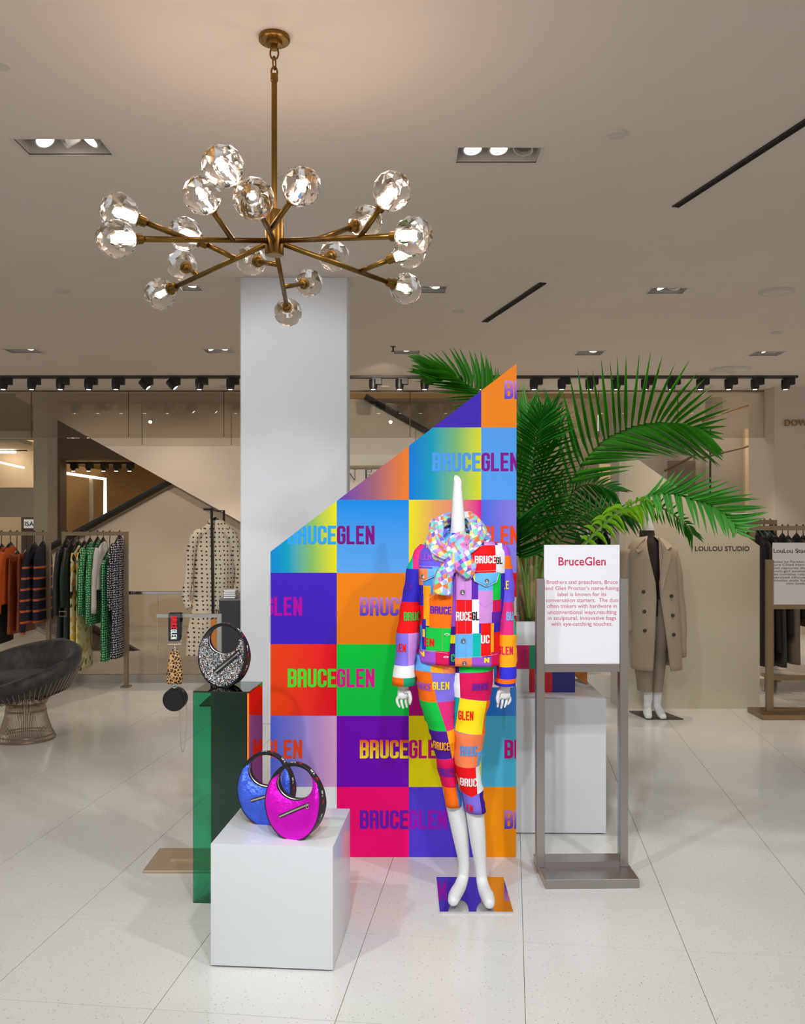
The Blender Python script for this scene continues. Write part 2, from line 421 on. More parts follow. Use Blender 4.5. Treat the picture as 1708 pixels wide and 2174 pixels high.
for xa, xb in zip(xs, xs[1:]):
    for ya, yb in zip(ys, ys[1:]):
        mx_, my_ = (xa + xb) / 2, (ya + yb) / 2
        if any(f[0] < mx_ < f[1] and f[2] < my_ < f[3] for f in FIX): continue
        z = CZ if yb < 6.72 else CZ - 0.003
        cb.poly([(xa, ya, z), (xb, ya, z), (xb, yb, z), (xa, yb, z)])
cb.poly([(-9, 6.71, CZ), (9, 6.71, CZ), (9, 6.71, CZ - 0.003), (-9, 6.71, CZ - 0.003)])
ceiling = cb.obj('ceiling', M_ceil, normals=False); struct(ceiling)
struct(MB().box(-9, 9, 12.5, 12.62, CZ - 0.02, CZ + 0.9).obj('trim_1', M_ceil))

M_white = mat('white_paint', C(218, 219, 223), 0.6, spec=0.3, var=0.012, vscale=2)
cl, cr = P(510, 0, 6.71).x, P(737, 0, 6.71).x
struct(MB().box(cl, cr, 6.71, 7.05, -0.001, CZ - 0.002).bevel(0.006, 1).obj('column', M_white))

# far end: escalator wedge, landings and shop fronts
M_taupe = mat('taupe_panel', C(176, 162, 146), 0.7, var=0.02, vscale=2)
M_soffit = mat('escalator_cladding', C(205, 192, 178), 0.65, var=0.015, vscale=1)
M_grei = mat('greige_wall', C(158, 146, 126), 0.75, var=0.02, vscale=2)
M_gold = mat('gold_brown_wall', C(168, 128, 72), 0.6, var=0.05, vscale=1.2)
M_brown = mat('dark_brown_soffit', C(92, 70, 46), 0.7, var=0.05, vscale=2)
M_dark = mat('dark_metal', C(26, 23, 21), 0.45, var=0.1, vscale=5)
M_cream = mat('cream_wall', C(222, 198, 160), 0.7, var=0.02, vscale=2)
M_chrome = mat('chrome', C(205, 205, 205), 0.12, 1.0)
M_steel = mat('brushed_steel', C(172, 166, 163), 0.28, 1.0, bump=0.05, bscale=30, aniso=(1, 1, 40), var=0.06, vscale=3)
M_bronze = mat('bronze_metal', C(150, 128, 100), 0.4, 0.85, var=0.06, vscale=6)
M_black = mat('black_satin', C(16, 15, 15), 0.45, var=0.1)
M_lens = emat('lamp_lens', (1, 0.95, 0.88, 1), 14.0)
M_strip = emat('light_strip', (1, 0.86, 0.62, 1), 5.0)
struct(MB().box(-9, 9, 18, 18.2, -4, 6).obj('wall_back', M_gold))
polyslab('wall_escalator_upper', [(33, 842), (33, 780), (512, 780), (690, 780), (690, 1210), (512, 1109)], 12.85, 0.1, M_soffit)
polyslab('wall_escalator_lower', [(-60, 1260), (359, 1028), (420, 1000), (690, 1000), (690, 1560), (-60, 1560)], 13.2, 0.1, M_taupe)
hr = struct(MB().tube([P(-60, 1253, 13.15), P(390, 1007, 13.15)], 0.05, 8, flat=(1.2, 1)).obj('trim_2', M_dark))
struct(MB().tube([P(-60, 1262, 13.14), P(390, 1016, 13.14)], 0.014, 6).obj('trim_3', M_bronze))
slab('wall_brown_lintel', 96, 846, 345, 975, 15.0, 0.2, M_brown)
slab('wall_brown_jamb', 96, 975, 127, 1260, 15.0, 0.3, M_brown)
slab('wall_pillar', 71, 835, 101, 1260, 14.0, 0.4, M_grei)
slab('wall_lintel_upper', -80, 915, 72, 932, 14.2, 0.2, M_grei)
slab('wall_upper_slope', -80, 832, 100, 915, 14.6, 0.2, mat('slope_brown', C(128, 110, 86), 0.8, var=0.03))  # one brown for the whole upper slope
slab('wall_band', -80, 1035, 72, 1098, 14.2, 0.2, M_grei)
slab('wall_shopfront', -80, 925, 72, 1280, 16.2, 0.1, M_cream)
slab('wall_shop_return', 45, 1098, 73, 1260, 15.8, 0.1, mat('brown_return', C(98, 80, 62), 0.7))
# small white shop sign
sg = thing('shop_sign', 'small white shop sign reading ISA on a brown wall, far left', 'sign', P(63, 1112, 15.78))
MB().box(-0.1, 0.12, 0, 0.02, -0.075, 0.075).obj('sign_plate', mat('sign_white', C(235, 235, 228), 0.5, emit=(1, 1, .95, 1), estr=0.25), sg)
text('lettering', 'ISAI', M_black, sg, (0.004, -0.004, -0.038), 0.075, 0.175, bold=0.02)
# gold room: light strip on the ceiling edge and down the wall, tracks with heads
st = thing('light_strip', 'slim glowing light strip bent from ceiling to wall in the gold room', 'light', P(227, 1100, 15.6))
def loc(t, v): return v - Vector(t.location)
MB().tube([loc(st, P(128, 1003, 15.9)), loc(st, P(223, 1017, 15.6)), loc(st, P(223, 1102, 15.6))], 0.028, 6).obj('glowing_tube', M_strip, st)
slab('wall_gold_panel_edge', 189, 1015, 196, 1120, 15.75, 0.05, M_grei)
zg = P(215, 985, 15.5).z + .03
struct(MB().box(P(96, 0, 15).x, P(360, 0, 15).x, 15.1, 18, zg, zg + .06).obj('ceiling_gold_room', M_gold))
rt = thing('track_rail', 'black track rail with five small spotlights in the gold room', 'light', P(215, 985, 15.5))
MB().box(-0.62, 0.6, -0.02, 0.02, 0, 0.03).obj('rail', M_black, rt)
for px in (158, 190, 222, 249, 277):
    c = loc(rt, P(px, 988, 15.5))
    h = MB().box(c.x - .06, c.x + .06, -.04, .04, -.08, 0).lathe([(0.035, -0.12), (0.045, -0.07)], 10, (c.x - .02, 0, 0)).obj('spotlight', M_black, rt)
    MB().lathe([(0.03, -0.124), (0.03, -0.121)], 10, (c.x - .02, 0, 0)).obj('lens', M_lens, h)
zg = P(20, 958, 15.9).z + .02
struct(MB().box(-9, P(72, 0, 15).x, 14.4, 16.2, zg, zg + .06).obj('ceiling_shop', M_cream))
rt = thing('track_rail', 'track rail with glowing lamps on the cream shop front ceiling', 'light', P(20, 958, 15.9))
MB().box(-0.45, 0.3, -0.02, 0.02, 0, 0.02).obj('rail', M_dark, rt)
for px in (2, 14, 28):
    c = loc(rt, P(px, 960, 15.9)); MB().lathe([(0.05, -0.03), (0.05, 0.0)], 10, (c.x, 0, 0)).obj('lens', M_lens, rt)
st = thing('light_strip', 'slanting glowing light strip on the cream shop front ceiling', 'light', P(26, 988, 15.9))
MB().tube([loc(st, P(-30, 975, 15.9)), loc(st, P(51, 993, 15.9))], 0.018, 6).obj('glowing_tube', M_strip, st)

# right of the column: white wall with NE, dark handrail, beige storefront
M_offwhite = mat('offwhite_wall', C(226, 222, 216), 0.7, var=0.015, vscale=2)
polyslab('wall_white_landing', [(700, 846), (785, 848), (960, 946), (960, 1240), (700, 1240)], 13.3, 0.1, M_offwhite)
struct(MB().tube([P(775, 842, 13.25), P(960, 946, 13.25)], 0.05, 8).obj('trim_4', M_dark))
slab('wall_mid_back', 690, 846, 1280, 1300, 14.2, 0.1, mat('brown_grey_wall', C(128, 112, 95), 0.7, var=0.03, vscale=1.5))
struct(MB().box(P(700, 0, 13.2).x, P(840, 0, 13.2).x, 13.22, 13.3, P(0, 993, 13.2).z, P(0, 988, 13.2).z).obj('trim_5', M_grei))
sn = thing('wall_letters', 'black serif capital letters N and E on the white wall beside the column', 'sign', P(765, 1020, 13.2))
def serif(parent, ch, x, h):
    mb = MB(); t = h * 0.05; k = h * 0.13; wd = h * 0.75
    q = lambda a, b, c, d: mb.box(a, b, 0, 0.01, c, d)
    if ch == 'N':
        q(x, x + t, 0, h); q(x + wd, x + wd + t, 0, h)
        mb.prism([(x, 0, h), (x + k, 0, h), (x + wd + t, 0, 0), (x + wd + t - k * .7, 0, 0)], (0, 0.01, 0))
        for xx in (x, x + wd): q(xx - k * .6, xx + k, 0 if xx == x else h - t, t if xx == x else h)
    else:
        q(x, x + k, 0, h); q(x - k * .4, x + wd * .8, 0, t); q(x - k * .4, x + wd * .8, h - t, h); q(x, x + wd * .6, h * .48, h * .48 + t)
        q(x + wd * .8 - t, x + wd * .8, 0, h * .22); q(x + wd * .8 - t, x + wd * .8, h * .8, h); q(x + wd * .6 - t, x + wd * .6, h * .4, h * .6)
    mb.obj('letter', M_black, parent)
serif(sn, 'N', -0.20, 0.155); serif(sn, 'E', 0.07, 0.155)
slab('wall_right_back', 1270, 832, 1640, 1300, 15.2, 0.1, M_taupe)
slab('wall_window_cream', 1273, 985, 1318, 1028, 14.1, 0.1, M_cream)
slab('wall_beige_panel', 1475, 905, 1506, 1300, 14.6, 0.1, M_grei)
slab('wall_dark_panel', 1420, 978, 1476, 1120, 14.4, 0.1, mat('dark_taupe', C(112, 98, 82), 0.7, var=0.03))
slab('wall_slit', 1581, 910, 1591, 1300, 15.0, 0.1, M_cream)
slab('wall_hanging_duct', 1510, 843, 1533, 879, 14.0, 0.3, M_grei)
for i, (a, b) in enumerate((((1490, 895), (1592, 860)), ((1490, 972), (1592, 946)), ((1410, 1000), (1477, 965)))):
    struct(MB().tube([P(*a, 14.3), P(*b, 14.3)], 0.02, 6).obj('trim_%d' % (6 + i), M_brown))
struct(MB().tube([P(1507, 905, 14.5), P(1507, 1300, 14.5)], 0.015, 6).obj('trim_9', M_dark))
xr0 = P(1643, 0, 12.1).x
struct(MB().box(xr0, 9, 12.1, 13.0, 0, CZ).obj('wall_right', mat('right_wall_paint', C(208, 196, 180), 0.75, var=0.015, vscale=1)))
dw = text('wall_letters', 'DOW', mat('bronze_letters', C(150, 112, 62), 0.4, 0.7), None, P(1664, 904, 12.08), 0.082, 0.30, bold=0.012, align='LEFT', thick=0.012)
tag(dw, 'bronze capital letters DOW on the pale right wall', 'sign')

# escalator well behind a glass balustrade
M_glass = clear_mat('clear_glass', (0.88, 0.86, 0.82, 1), ior=1.5)
M_baffle = clear_mat('smoke_glass', (0.86, 0.84, 0.80, 1), ior=1.5)
YB = 8.46
xa, xb = P(-60, 0, YB).x, P(530, 0, YB).x
struct(MB().box(-6, 0.9, 8.62, 8.7, -1.5, 0.0).obj('wall_well_edge', M_taupe))
struct(MB().box(-6, 0.9, 8.6, 12.9, -1.6, -1.5).obj('floor_well', M_taupe))
bal = thing('balustrade', 'glass balustrade with chrome top rail and steel base behind the clothes racks', 'balustrade', (xa, YB, 0))
L_ = xb - xa
MB().box(0, L_, -0.03, 0.03, 0, 0.075).obj('base_trim', mat('base_trim', C(176, 168, 158), 0.3, 0.6, var=0.04), bal)
zt = P(0, 1255, YB).z
MB().box(0, L_, -0.02, 0.02, zt - 0.03, zt).bevel(0.006).obj('top_rail', M_chrome, bal)
for k in range(3): MB().box(L_ * k / 3 + 0.004, L_ * (k + 1) / 3 - 0.004, -0.006, 0.006, 0.075, zt - 0.03).obj('glass_pane', M_glass, bal)
# lower escalator: dark stepped balustrade descending to the right
el = thing('escalator', 'dark escalator balustrade descending behind the glass at left', 'escalator', (P(200, 0, 10.6).x, 10.6, -1.5))
pl = lambda x, y: loc(el, P(x, y, 10.6))
MB().prism([pl(20, 1262), pl(60, 1262), pl(345, 1420), pl(380, 1452), pl(330, 1460), pl(20, 1300)], (0, 0.05, 0)).obj('balustrade_panel', mat('smoked_panel', C(96, 86, 80), 0.25, var=0.05), el)
MB().tube([pl(20, 1258), pl(60, 1258), pl(345, 1416), pl(400, 1458)], 0.045, 8).obj('handrail', M_dark, el)
MB().tube([pl(20, 1306), pl(330, 1464)], 0.02, 8).obj('skirt_trim', M_chrome, el)
MB().prism([pl(318, 1436), pl(383, 1396), pl(430, 1370), pl(560, 1370), pl(560, 1500), pl(318, 1500)], (0, 0.05, 0)).obj('dark_side_panel', mat('dark_side', C(78, 66, 56), 0.6, var=0.05), el)
# glass smoke curtain under the ceiling edge
gb = thing('glass_smoke_curtain', 'hanging glass panels along the ceiling edge at the back', 'glass panel', (0, 12.45, CZ - 0.73))
edges = [-60, 67, 273, 475, 680, 870, 1080, 1270, 1438, 1625]
zb = P(0, 930, 12.45).z - (CZ - 0.73)
for a, b in zip(edges, edges[1:]):
    MB().box(P(a, 0, 12.45).x + 0.006, P(b, 0, 12.45).x - 0.006, -0.006, 0.006, zb, 0.715).obj('glass_pane', M_baffle, gb)
for a in edges[1:]:
    MB().box(P(a, 0, 12.45).x - 0.005, P(a, 0, 12.45).x + 0.005, -0.008, 0.008, zb + 0.01, 0.715).obj('joint_strip', M_brown, gb)
MB().box(P(-60, 0, 12.45).x, P(1625, 0, 12.45).x, -0.008, 0.008, 0.712, 0.722).obj('top_channel', M_brown, gb)

# ---------------------------------------------------------------- ceiling fittings
M_trim = mat('fitting_white', C(214, 206, 198), 0.5, var=0.01)
M_hous = mat('housing_grey', C(212, 206, 198), 0.6, var=0.03)
M_head = mat('lamp_head', C(190, 186, 180), 0.4, 0.2, var=0.02)
def ceiling_light(f):
    x0, x1, y0, y1, lamps, label = f; zc = CZ if y1 < 6.7 else CZ - 0.003
    big = (y1 - y0) > 0.14
    t = thing('ceiling_light', label, 'light', ((x0 + x1) / 2, (y0 + y1) / 2, zc), group='recessed ceiling lights')
    a, b = (x1 - x0) / 2, (y1 - y0) / 2; fr = 0.012
    mb = MB()
    for q in ((-a - fr, a + fr, -b - fr, -b), (-a - fr, a + fr, b, b + fr), (-a - fr, -a, -b, b), (a, a + fr, -b, b)): mb.box(*q, -0.006, 0.004)
    mb.obj('frame', M_trim, t)
    hb = MB(); h = 0.13
    hb.poly([(-a, -b, h), (a, -b, h), (a, b, h), (-a, b, h)])
    for p, q in (((-a, -b), (a, -b)), ((a, -b), (a, b)), ((a, b), (-a, b)), ((-a, b), (-a, -b))): hb.poly([(*p, 0), (*q, 0), (*q, h), (*p, h)])
    hb.obj('housing', M_hous, t)
    r = min(0.05, b * 0.8)
    for u, lit, tilt in lamps:
        M = Matrix.Translation((-a + 2 * a * u, 0, 0.055)) @ Matrix.Rotation(tilt * (1 if u > .5 else -1), 4, 'Y') @ Matrix.Rotation(-0.25, 4, 'X')
        hd = MB().lathe([(r * .8, 0.055), (r, 0.03), (r, -0.035), (r * .86, -0.035), (r * .8, -0.015)], 18, cap1=True).xf(M).obj('lamp_head', M_head, t, smooth=35)
        if lit: MB().lathe([(r * .78, -0.017), (r * .5, -0.021), (r * .01, -0.024)], 18).xf(M).obj('lens', M_lens, hd, smooth=True)
        else: MB().lathe([(r * .78, -0.017), (r * .01, -0.02)], 18).xf(M).obj('lens', M_chrome, hd, smooth=True)
    return t
for f in FIX: ceiling_light(f)
def disc(name, label, cat, px, py, r, m, th=0.012, inner=False):
    d = CD(py); zc = CZ if d < 6.7 else CZ - 0.003
    t = thing(name, label, cat, ((px - CX) / FPX * d, d, zc))
    MB().lathe([(r, 0.0), (r, -th * .6), (r * .93, -th), (0.002, -th - 0.001)], 32).obj('cover', m, t, smooth=40)
    if inner: MB().lathe([(r * .8, -th - .0015), (r * .78, -th - .003), (r * .1, -th - .003), (0.002, -th - .006)], 32).obj('grille', M_hous, t, smooth=40)
    return t
M_det = mat('detector_white', C(205, 198, 190), 0.6, var=0.02)
disc('ceiling_disc', 'pale ceiling cover plate at the upper left corner', 'ceiling plate', -2, 135, 0.043, M_det)
disc('ceiling_disc', 'pale ceiling cover plate left of the long black slot', 'ceiling plate', 1308, 283, 0.047, M_det)
disc('ceiling_disc', 'pale ceiling cover plate behind the chandelier stem', 'ceiling plate', 612, 374, 0.06, M_det)
disc('ceiling_disc', 'small ceiling cover plate left of the lowest left globe', 'ceiling plate', 131, 617, 0.05, M_det)
disc('ceiling_disc', 'small ceiling cover plate left of the short black slot', 'ceiling plate', 973, 660, 0.05, M_det)
disc('ceiling_disc', 'small ceiling cover plate at the far right below the round speaker', 'ceiling plate', 1648, 705, 0.055, M_det)
disc('ceiling_speaker', 'round ceiling speaker grille high on the right', 'speaker', 1649, 618, 0.135, M_det, inner=True)
disc('ceiling_speaker', 'round ceiling speaker grille just above the track spotlights at right', 'speaker', 1549, 783, 0.235, M_det, inner=True)
disc('ceiling_disc', 'tiny ceiling plate behind the second track spotlight', 'ceiling plate', 139, 819, 0.07, M_det)
disc('ceiling_disc', 'tiny ceiling plate left of the white column by the track', 'ceiling plate', 478, 819, 0.07, M_det)
disc('ceiling_disc', 'tiny ceiling plate right of the white column by the track', 'ceiling plate', 815, 820, 0.07, M_det)
sp = thing('sprinkler_head', 'small sprinkler head hanging from the ceiling right of the column', 'sprinkler', P(834, 735, CD(735)))
MB().lathe([(0.03, 0), (0.03, -0.006), (0.008, -0.01), (0.008, -0.05), (0.022, -0.052), (0.022, -0.056)], 12).obj('body', M_dark, sp, smooth=40)
def slot(label, a, b, wd):
    p, q = P(*a, CD(a[1])), P(*b, CD(b[1])); p.z = q.z = CZ if CD(b[1]) < 6.7 else CZ - 0.003
    t = thing('linear_air_diffuser', label, 'air vent', (p + q) / 2); d = (q - p); ln = d.length; an = atan2(d.y, d.x)
    t.rotation_euler = (0, 0, an)
    MB().box(-ln / 2, ln / 2, -wd / 2, wd / 2, -0.006, -0.001).obj('slot', mat('slot_black', C(6, 6, 6), 0.9), t)
    for s in (-1, 1): MB().box(-ln / 2, ln / 2, s * wd / 2 - 0.003, s * wd / 2 + 0.003, -0.008, -0.001).obj('edge_trim', M_black, t)
slot('long black linear air slot in the ceiling at the upper right', (1760, 224), (1433, 438), 0.036)
slot('short black linear air slot in the ceiling above the display', (1152, 599), (1028, 682), 0.05)

# track spotlights along the back edge
YT = CD(802) - 0.15
struct(MB().box(P(-30, 0, YT).x, P(1690, 0, YT).x, YT - 0.05, YT + 0.05, CZ - 0.03, CZ - 0.002).obj('trim_10', mat('track_grey', C(70, 64, 58), 0.6)))
TX = [12, 72, 133, 193, 251, 311, 369, 428, 494, 797, 853, 906, 970, 1027, 1138, 1197, 1256, 1313, 1374, 1430, 1491, 1551, 1607, 1672]
def track_head(tilt, flip):
    t = thing('track_spotlight', 'x', 'spotlight', group='track spotlights along the back edge')
    MB().box(-0.05, 0.075, -0.04, 0.04, -0.085, 0).bevel(0.006, 1).obj('adapter', M_black, t)
    M = Matrix.Translation((-0.03, 0, -0.07)) @ Matrix.Rotation(tilt, 4, 'Y')
    h = MB().lathe([(0.05, 0.05), (0.052, -0.03), (0.042, -0.075), (0.036, -0.075), (0.033, -0.06)], 16).xf(M).obj('lamp_head', M_black, t, smooth=35)
    MB().lathe([(0.034, -0.068), (0.02, -0.074), (0.001, -0.076)], 16).xf(M).obj('lens', M_lens, h)
    return t
pr = {k: track_head(k, 0) for k in (0.0, -0.75)}; used = set()
for i, px in enumerate(TX):
    k = -0.75 if px in (311, 369) else 0.0
    t = pr[k] if k not in used else copy_tree(pr[k]); used.add(k)
    t.location = P(px, 0, YT - 0.02).xy.to_3d() + Vector((0, 0, CZ - 0.028))
    t['label'] = ('black track spotlight, %s from the left edge of the picture' % ORD[i]) if px < 600 else ('black track spotlight, %s to the right of the white column' % ORD[i - 9])
# warm spill of the distant spots; some washes added for the back walls
for x in (-4.2, -2.2, -0.2, 2.2, 4.0): spot(x, 11.2, 3.1, x, 11.9, 0.5, 140, WARM, 80)
for x in (-4.0, -1.9, 1.95, 3.8): spot(x, 9.55, 3.2, x, 9.2, 0, 90, WARM, 90)
for x, tx, ty, tz in ((-1.63, -2.9, 8.0, 0.6), (2.0, 2.0, 7.2, 0.9), (2.3, 2.9, 7.5, 0.2)): spot(x, 7.05 if x < 2.2 else 6.0, 3.2, tx, ty, tz, 70, WARM, 70)
for x in (-4.2, -2.6): spot(x, 9.6, 3.15, x + .3, 12.9, 1.3, 150, WARM, 62, size=.02)  # unseen spots added to brighten the escalator cladding
spot(-0.2, 9.6, 3.15, -0.3, 13.3, 1.9, 150, WARM, 58, size=.02)  # unseen spot added to brighten the white landing wall
spot(-1.62, 4.4, 3.2, -2.2, 6.2, 0.2, 60, WARM, 70)
spot(0.5, 4.4, 3.2, 1.4, 5.4, 0.6, 60, COOL, 70)
for x, y, e in ((-3, 16.6, 60), (-5.5, 15.4, 60), (2.5, 13.4, 22), (5.2, 14.0, 20)):  # unseen point lights added as ambient fill for the far end
    l = bpy.data.lights.new('back_fill', 'POINT'); l.energy = e; l.color = WARM; l.shadow_soft_size = 0.2
    o = bpy.data.objects.new('back_fill', l); COL.objects.link(o); o.location = (x, y, 3.0)

# ---------------------------------------------------------------- chandelier
M_brass = mat('aged_brass', C(132, 102, 50), 0.34, 1.0, var=0.12, vscale=30)
def glass_mat():
    m, N, L, b = newmat('crystal'); b.inputs['Base Color'].default_value = (1, 0.98, 0.955, 1); b.inputs['Roughness'].default_value = 0.1
    b.inputs['Transmission Weight'].default_value = 1.0; b.inputs['IOR'].default_value = 1.3; return m
M_crystal = glass_mat(); M_bulb = emat('warm_bulb', (1, 0.86, 0.72, 1), 2.6)
HD = 3.4; hub = P(582, 500, HD)
ch = thing('chandelier', 'brass branching chandelier with eighteen faceted crystal globes', 'chandelier', hub)
zc = CZ - hub.z
MB().lathe([(0.056, zc), (0.058, zc - 0.006), (0.058, zc - 0.016), (0.054, zc - 0.02), (0.03, zc - 0.021), (0.028, zc - 0.034), (0.012, zc - 0.036), (0.012, zc - 0.05), (0.002, zc - 0.05)], 32).obj('canopy', M_brass, ch, smooth=35)
def link(cx, cz, rx, rz, ry, rot):
    return MB().tube([Vector((rx * cos(a), 0, rz * sin(a))) for a in [2 * pi * k / 20 for k in range(20)]], ry, 8, closed=True).xf(Matrix.Translation((cx, 0, cz)) @ Matrix.Rotation(rot, 4, 'Z')).obj('chain_link', M_brass, ch, smooth=True)
link(0, zc - 0.062, 0.015, 0.024, 0.0035, 0); link(0, zc - 0.098, 0.011, 0.024, 0.003, 1.2); link(0, zc - 0.132, 0.011, 0.02, 0.0035, 0.2)
MB().lathe([(0.012, zc - 0.140), (0.014, zc - 0.145), (0.014, zc - 0.165), (0.0105, zc - 0.167), (0.0105, 0.06)], 16).obj('stem', M_brass, ch, smooth=35)
MB().lathe([(0.034, 0.09), (0.035, 0.088), (0.035, -0.07), (0.032, -0.074), (0.001, -0.074)], 28).obj('hub', M_brass, ch, smooth=35)
def globe_mesh(R=0.064):
    pts = []
    for k, th in enumerate((28, 52, 76, 102, 128, 150)):
        n = 11 if th not in (28, 150) else 8
        for j in range(n):
            a = 2 * pi * (j + 0.5 * (k % 2)) / n; t = radians(th)
            pts.append((R * sin(t) * cos(a), R * sin(t) * sin(a), R * 1.03 * cos(t)))
    bm = bmesh.new(); [bm.verts.new(p) for p in pts]
    bmesh.ops.convex_hull(bm, input=bm.verts); bmesh.ops.dissolve_limit(bm, angle_limit=0.03, verts=bm.verts, edges=bm.edges)
    bmesh.ops.recalc_face_normals(bm, faces=bm.faces)
    # inner bore that holds the bulb (faces turned inwards)
    ring = [[bm.verts.new((r * cos(2 * pi * k / 10), r * sin(2 * pi * k / 10), z)) for k in range(10)] for r, z in ((0.019, -R * 0.80), (0.0195, R * 0.1), (0.012, R * 0.32))]
    for a, b in zip(ring, ring[1:]):
        for k in range(10): bm.faces.new([a[(k + 1) % 10], a[k], b[k], b[(k + 1) % 10]])
    bm.faces.new(ring[0]); bm.faces.new(ring[-1][::-1])
    me = bpy.data.meshes.new('crystal_globe'); bm.to_mesh(me); bm.free(); me.materials.append(M_crystal); return me
G_me = globe_mesh()
S_me = MB().lathe([(0.011, -0.094), (0.017, -0.09), (0.018, -0.066), (0.024, -0.064), (0.024, -0.058), (0.016, -0.056), (0.012, -0.056)], 18).mesh('socket'); S_me.materials.append(M_brass)
S_me.polygons.foreach_set('use_smooth', [True] * len(S_me.polygons)); S_me.set_sharp_from_angle(angle=0.6)
B_me = MB().lathe([(0.010, -0.049), (0.0165, -0.046), (0.017, 0.002), (0.011, 0.017), (0.002, 0.019)], 14).mesh('bulb'); B_me.materials.append(M_bulb)
def gpos(px, py, z): d = (z - CAMH) * FPX / (HY - py); return loc(ch, P(px, py, d))
def arm(a, b):
    """rod from a to the globe centred at b, with socket, crystal and bulb"""
    d = (b - a).normalized(); e = b - d * 0.088
    MB().tube([a, e], 0.0098, 10).obj('arm', M_brass, ch, smooth=True)
    g = bpy.data.objects.new('crystal_globe', G_me); COL.objects.link(g); g.parent = ch; g.location = b
    g.rotation_mode = 'QUATERNION'; g.rotation_quaternion = d.to_track_quat('Z', 'Y')
    for nm, me in (('socket', S_me), ('bulb', B_me)):
        s = bpy.data.objects.new(nm, me); COL.objects.link(s); s.parent = g
ARMS = [((877, 500), 2.42, [((832, 406), 2.545, .62), ((776, 472), 2.60, .30)]),
        ((861, 613), 2.42, [((868, 535), 2.51, .60), ((709, 543), 2.56, .28)]),
        ((611, 663), 2.42, [((655, 601), 2.55, .58), ((533, 553), 2.56, .26)]),
        ((340, 624), 2.40, [((386, 563), 2.54, .62), ((392, 497), 2.56, .28)]),
        ((247, 507), 2.40, [((253, 450), 2.50, .55), ((429, 415), 2.545, .25)]),
        ((538, 422), 2.44, [((473, 353), 2.52, .58), ((640, 396), 2.56, .25)])]
for (px, py), z, subs in ARMS:
    b = gpos(px, py, z); h = Vector((b.x, b.y, 0)).normalized()
    a = h * 0.03 + Vector((0, 0, -0.025)); arm(a, b)
    for (qx, qy), qz, f in subs: arm(a.lerp(b, f), gpos(qx, qy, qz))
for k in range(6):      # light given off by the eighteen bulbs
    l = bpy.data.lights.new('chandelier_lamp', 'POINT'); l.energy = 1.9; l.color = (1, 0.74, 0.58); l.shadow_soft_size = 0.05
    o = bpy.data.objects.new('chandelier_lamp', l); COL.objects.link(o)
    o.location = hub + Vector((0.42 * cos(k * pi / 3 + .5), 0.42 * sin(k * pi / 3 + .5), 0.2))

# ---------------------------------------------------------------- printed backdrop
BD = 4.04; SX = BD / FPX
bd = thing('backdrop_panel', 'tall angled backdrop panel printed with bright colour squares and names', 'panel', (P(574, 0, BD).x, BD, 0))
bx = lambda px: (px - 574) * SX
bz = lambda py: (1820.5 - py) * SX
OUT = [(bx(574), 0), (bx(1095), 0), (bx(1096), bz(773)), (bx(574), bz(1172))]
MB().prism([(x, 0, z) for x, z in OUT], (0, 0.03, 0)).obj('foam_board', mat('foam_white', C(228, 228, 230), 0.6, var=0.01), bd)
VX = [561, 714.5, 867.5, 1021, 1174]; HZ = [755, 908.5, 1062, 1217, 1368.5, 1520.5, 1671.5, 1821]
c_ = C
CELL = {(0, 2): [(62, 32, 178)], (0, 3): [(236, 130, 8)],
 (1, 1): [(88, 52, 170), (150, 90, 110), (228, 120, 10)], (1, 2): [(0, 112, 205), (0, 150, 180), (120, 180, 110), (215, 215, 10)], (1, 3): [(80, 155, 232)],
 (2, 0): [(0, 120, 205), (0, 150, 185), (130, 180, 90), (222, 215, 0)], (2, 1): [(90, 160, 228), (0, 130, 215)], (2, 2): [(228, 220, 0), (222, 160, 85), (222, 130, 110), (215, 5, 140)], (2, 3): [(75, 100, 220), (170, 140, 215)],
 (3, 0): [(62, 30, 180)], (3, 1): [(236, 128, 10)], (3, 2): [(225, 60, 140)], (3, 3): [(228, 0, 25)],
 (4, 0): [(232, 70, 10), (232, 0, 35)], (4, 1): [(0, 200, 62)], (4, 2): [(172, 0, 120)], (4, 3): [(0, 112, 210), (90, 155, 228)],
 (5, 0): [(55, 98, 222), (140, 130, 212), (222, 165, 205)], (5, 1): [(112, 0, 180)], (5, 2): [(232, 218, 0)], (5, 3): [(75, 182, 216)],
 (6, 0): [(222, 228, 228)], (6, 1): [(244, 0, 112)], (6, 2): [(84, 58, 208)], (6, 3): [(245, 145, 5)]}
for (r, k), cs in CELL.items():
    x0, x1, z0, z1 = bx(VX[k]), bx(VX[k + 1]), bz(HZ[r + 1]), bz(HZ[r])
    q = clip_poly([(x0, z0), (x1, z0), (x1, z1), (x0, z1)], OUT)
    if len(q) < 3: continue
    me = MB().prism([(u, -0.0002, v) for u, v in q], (0, -0.0006, 0)).mesh('printed_square')
    planar_uv(me, (x0, x1 - x0, 0), (z0, z1 - z0, 2)); nm = 'print_%d_%d' % (r, k)
    m = mat(nm, C(*cs[0]), 0.5, spec=0.15, var=0.008) if len(cs) == 1 else ramp_mat(nm, [C(*c) for c in cs], 'V' if (r, k) == (2, 1) else 'U')
    put('printed_square', me, m, bd)
def solid(n, *c): return mat('ink_' + n, C(*c), 0.5, spec=0.15)
lav = ramp_mat('ink_lavender', [C(72, 60, 205), C(150, 95, 200), C(205, 135, 200)], 'V'); fire = ramp_mat('ink_fire', [C(250, 235, 30), C(248, 190, 20), C(240, 70, 20)], 'V')
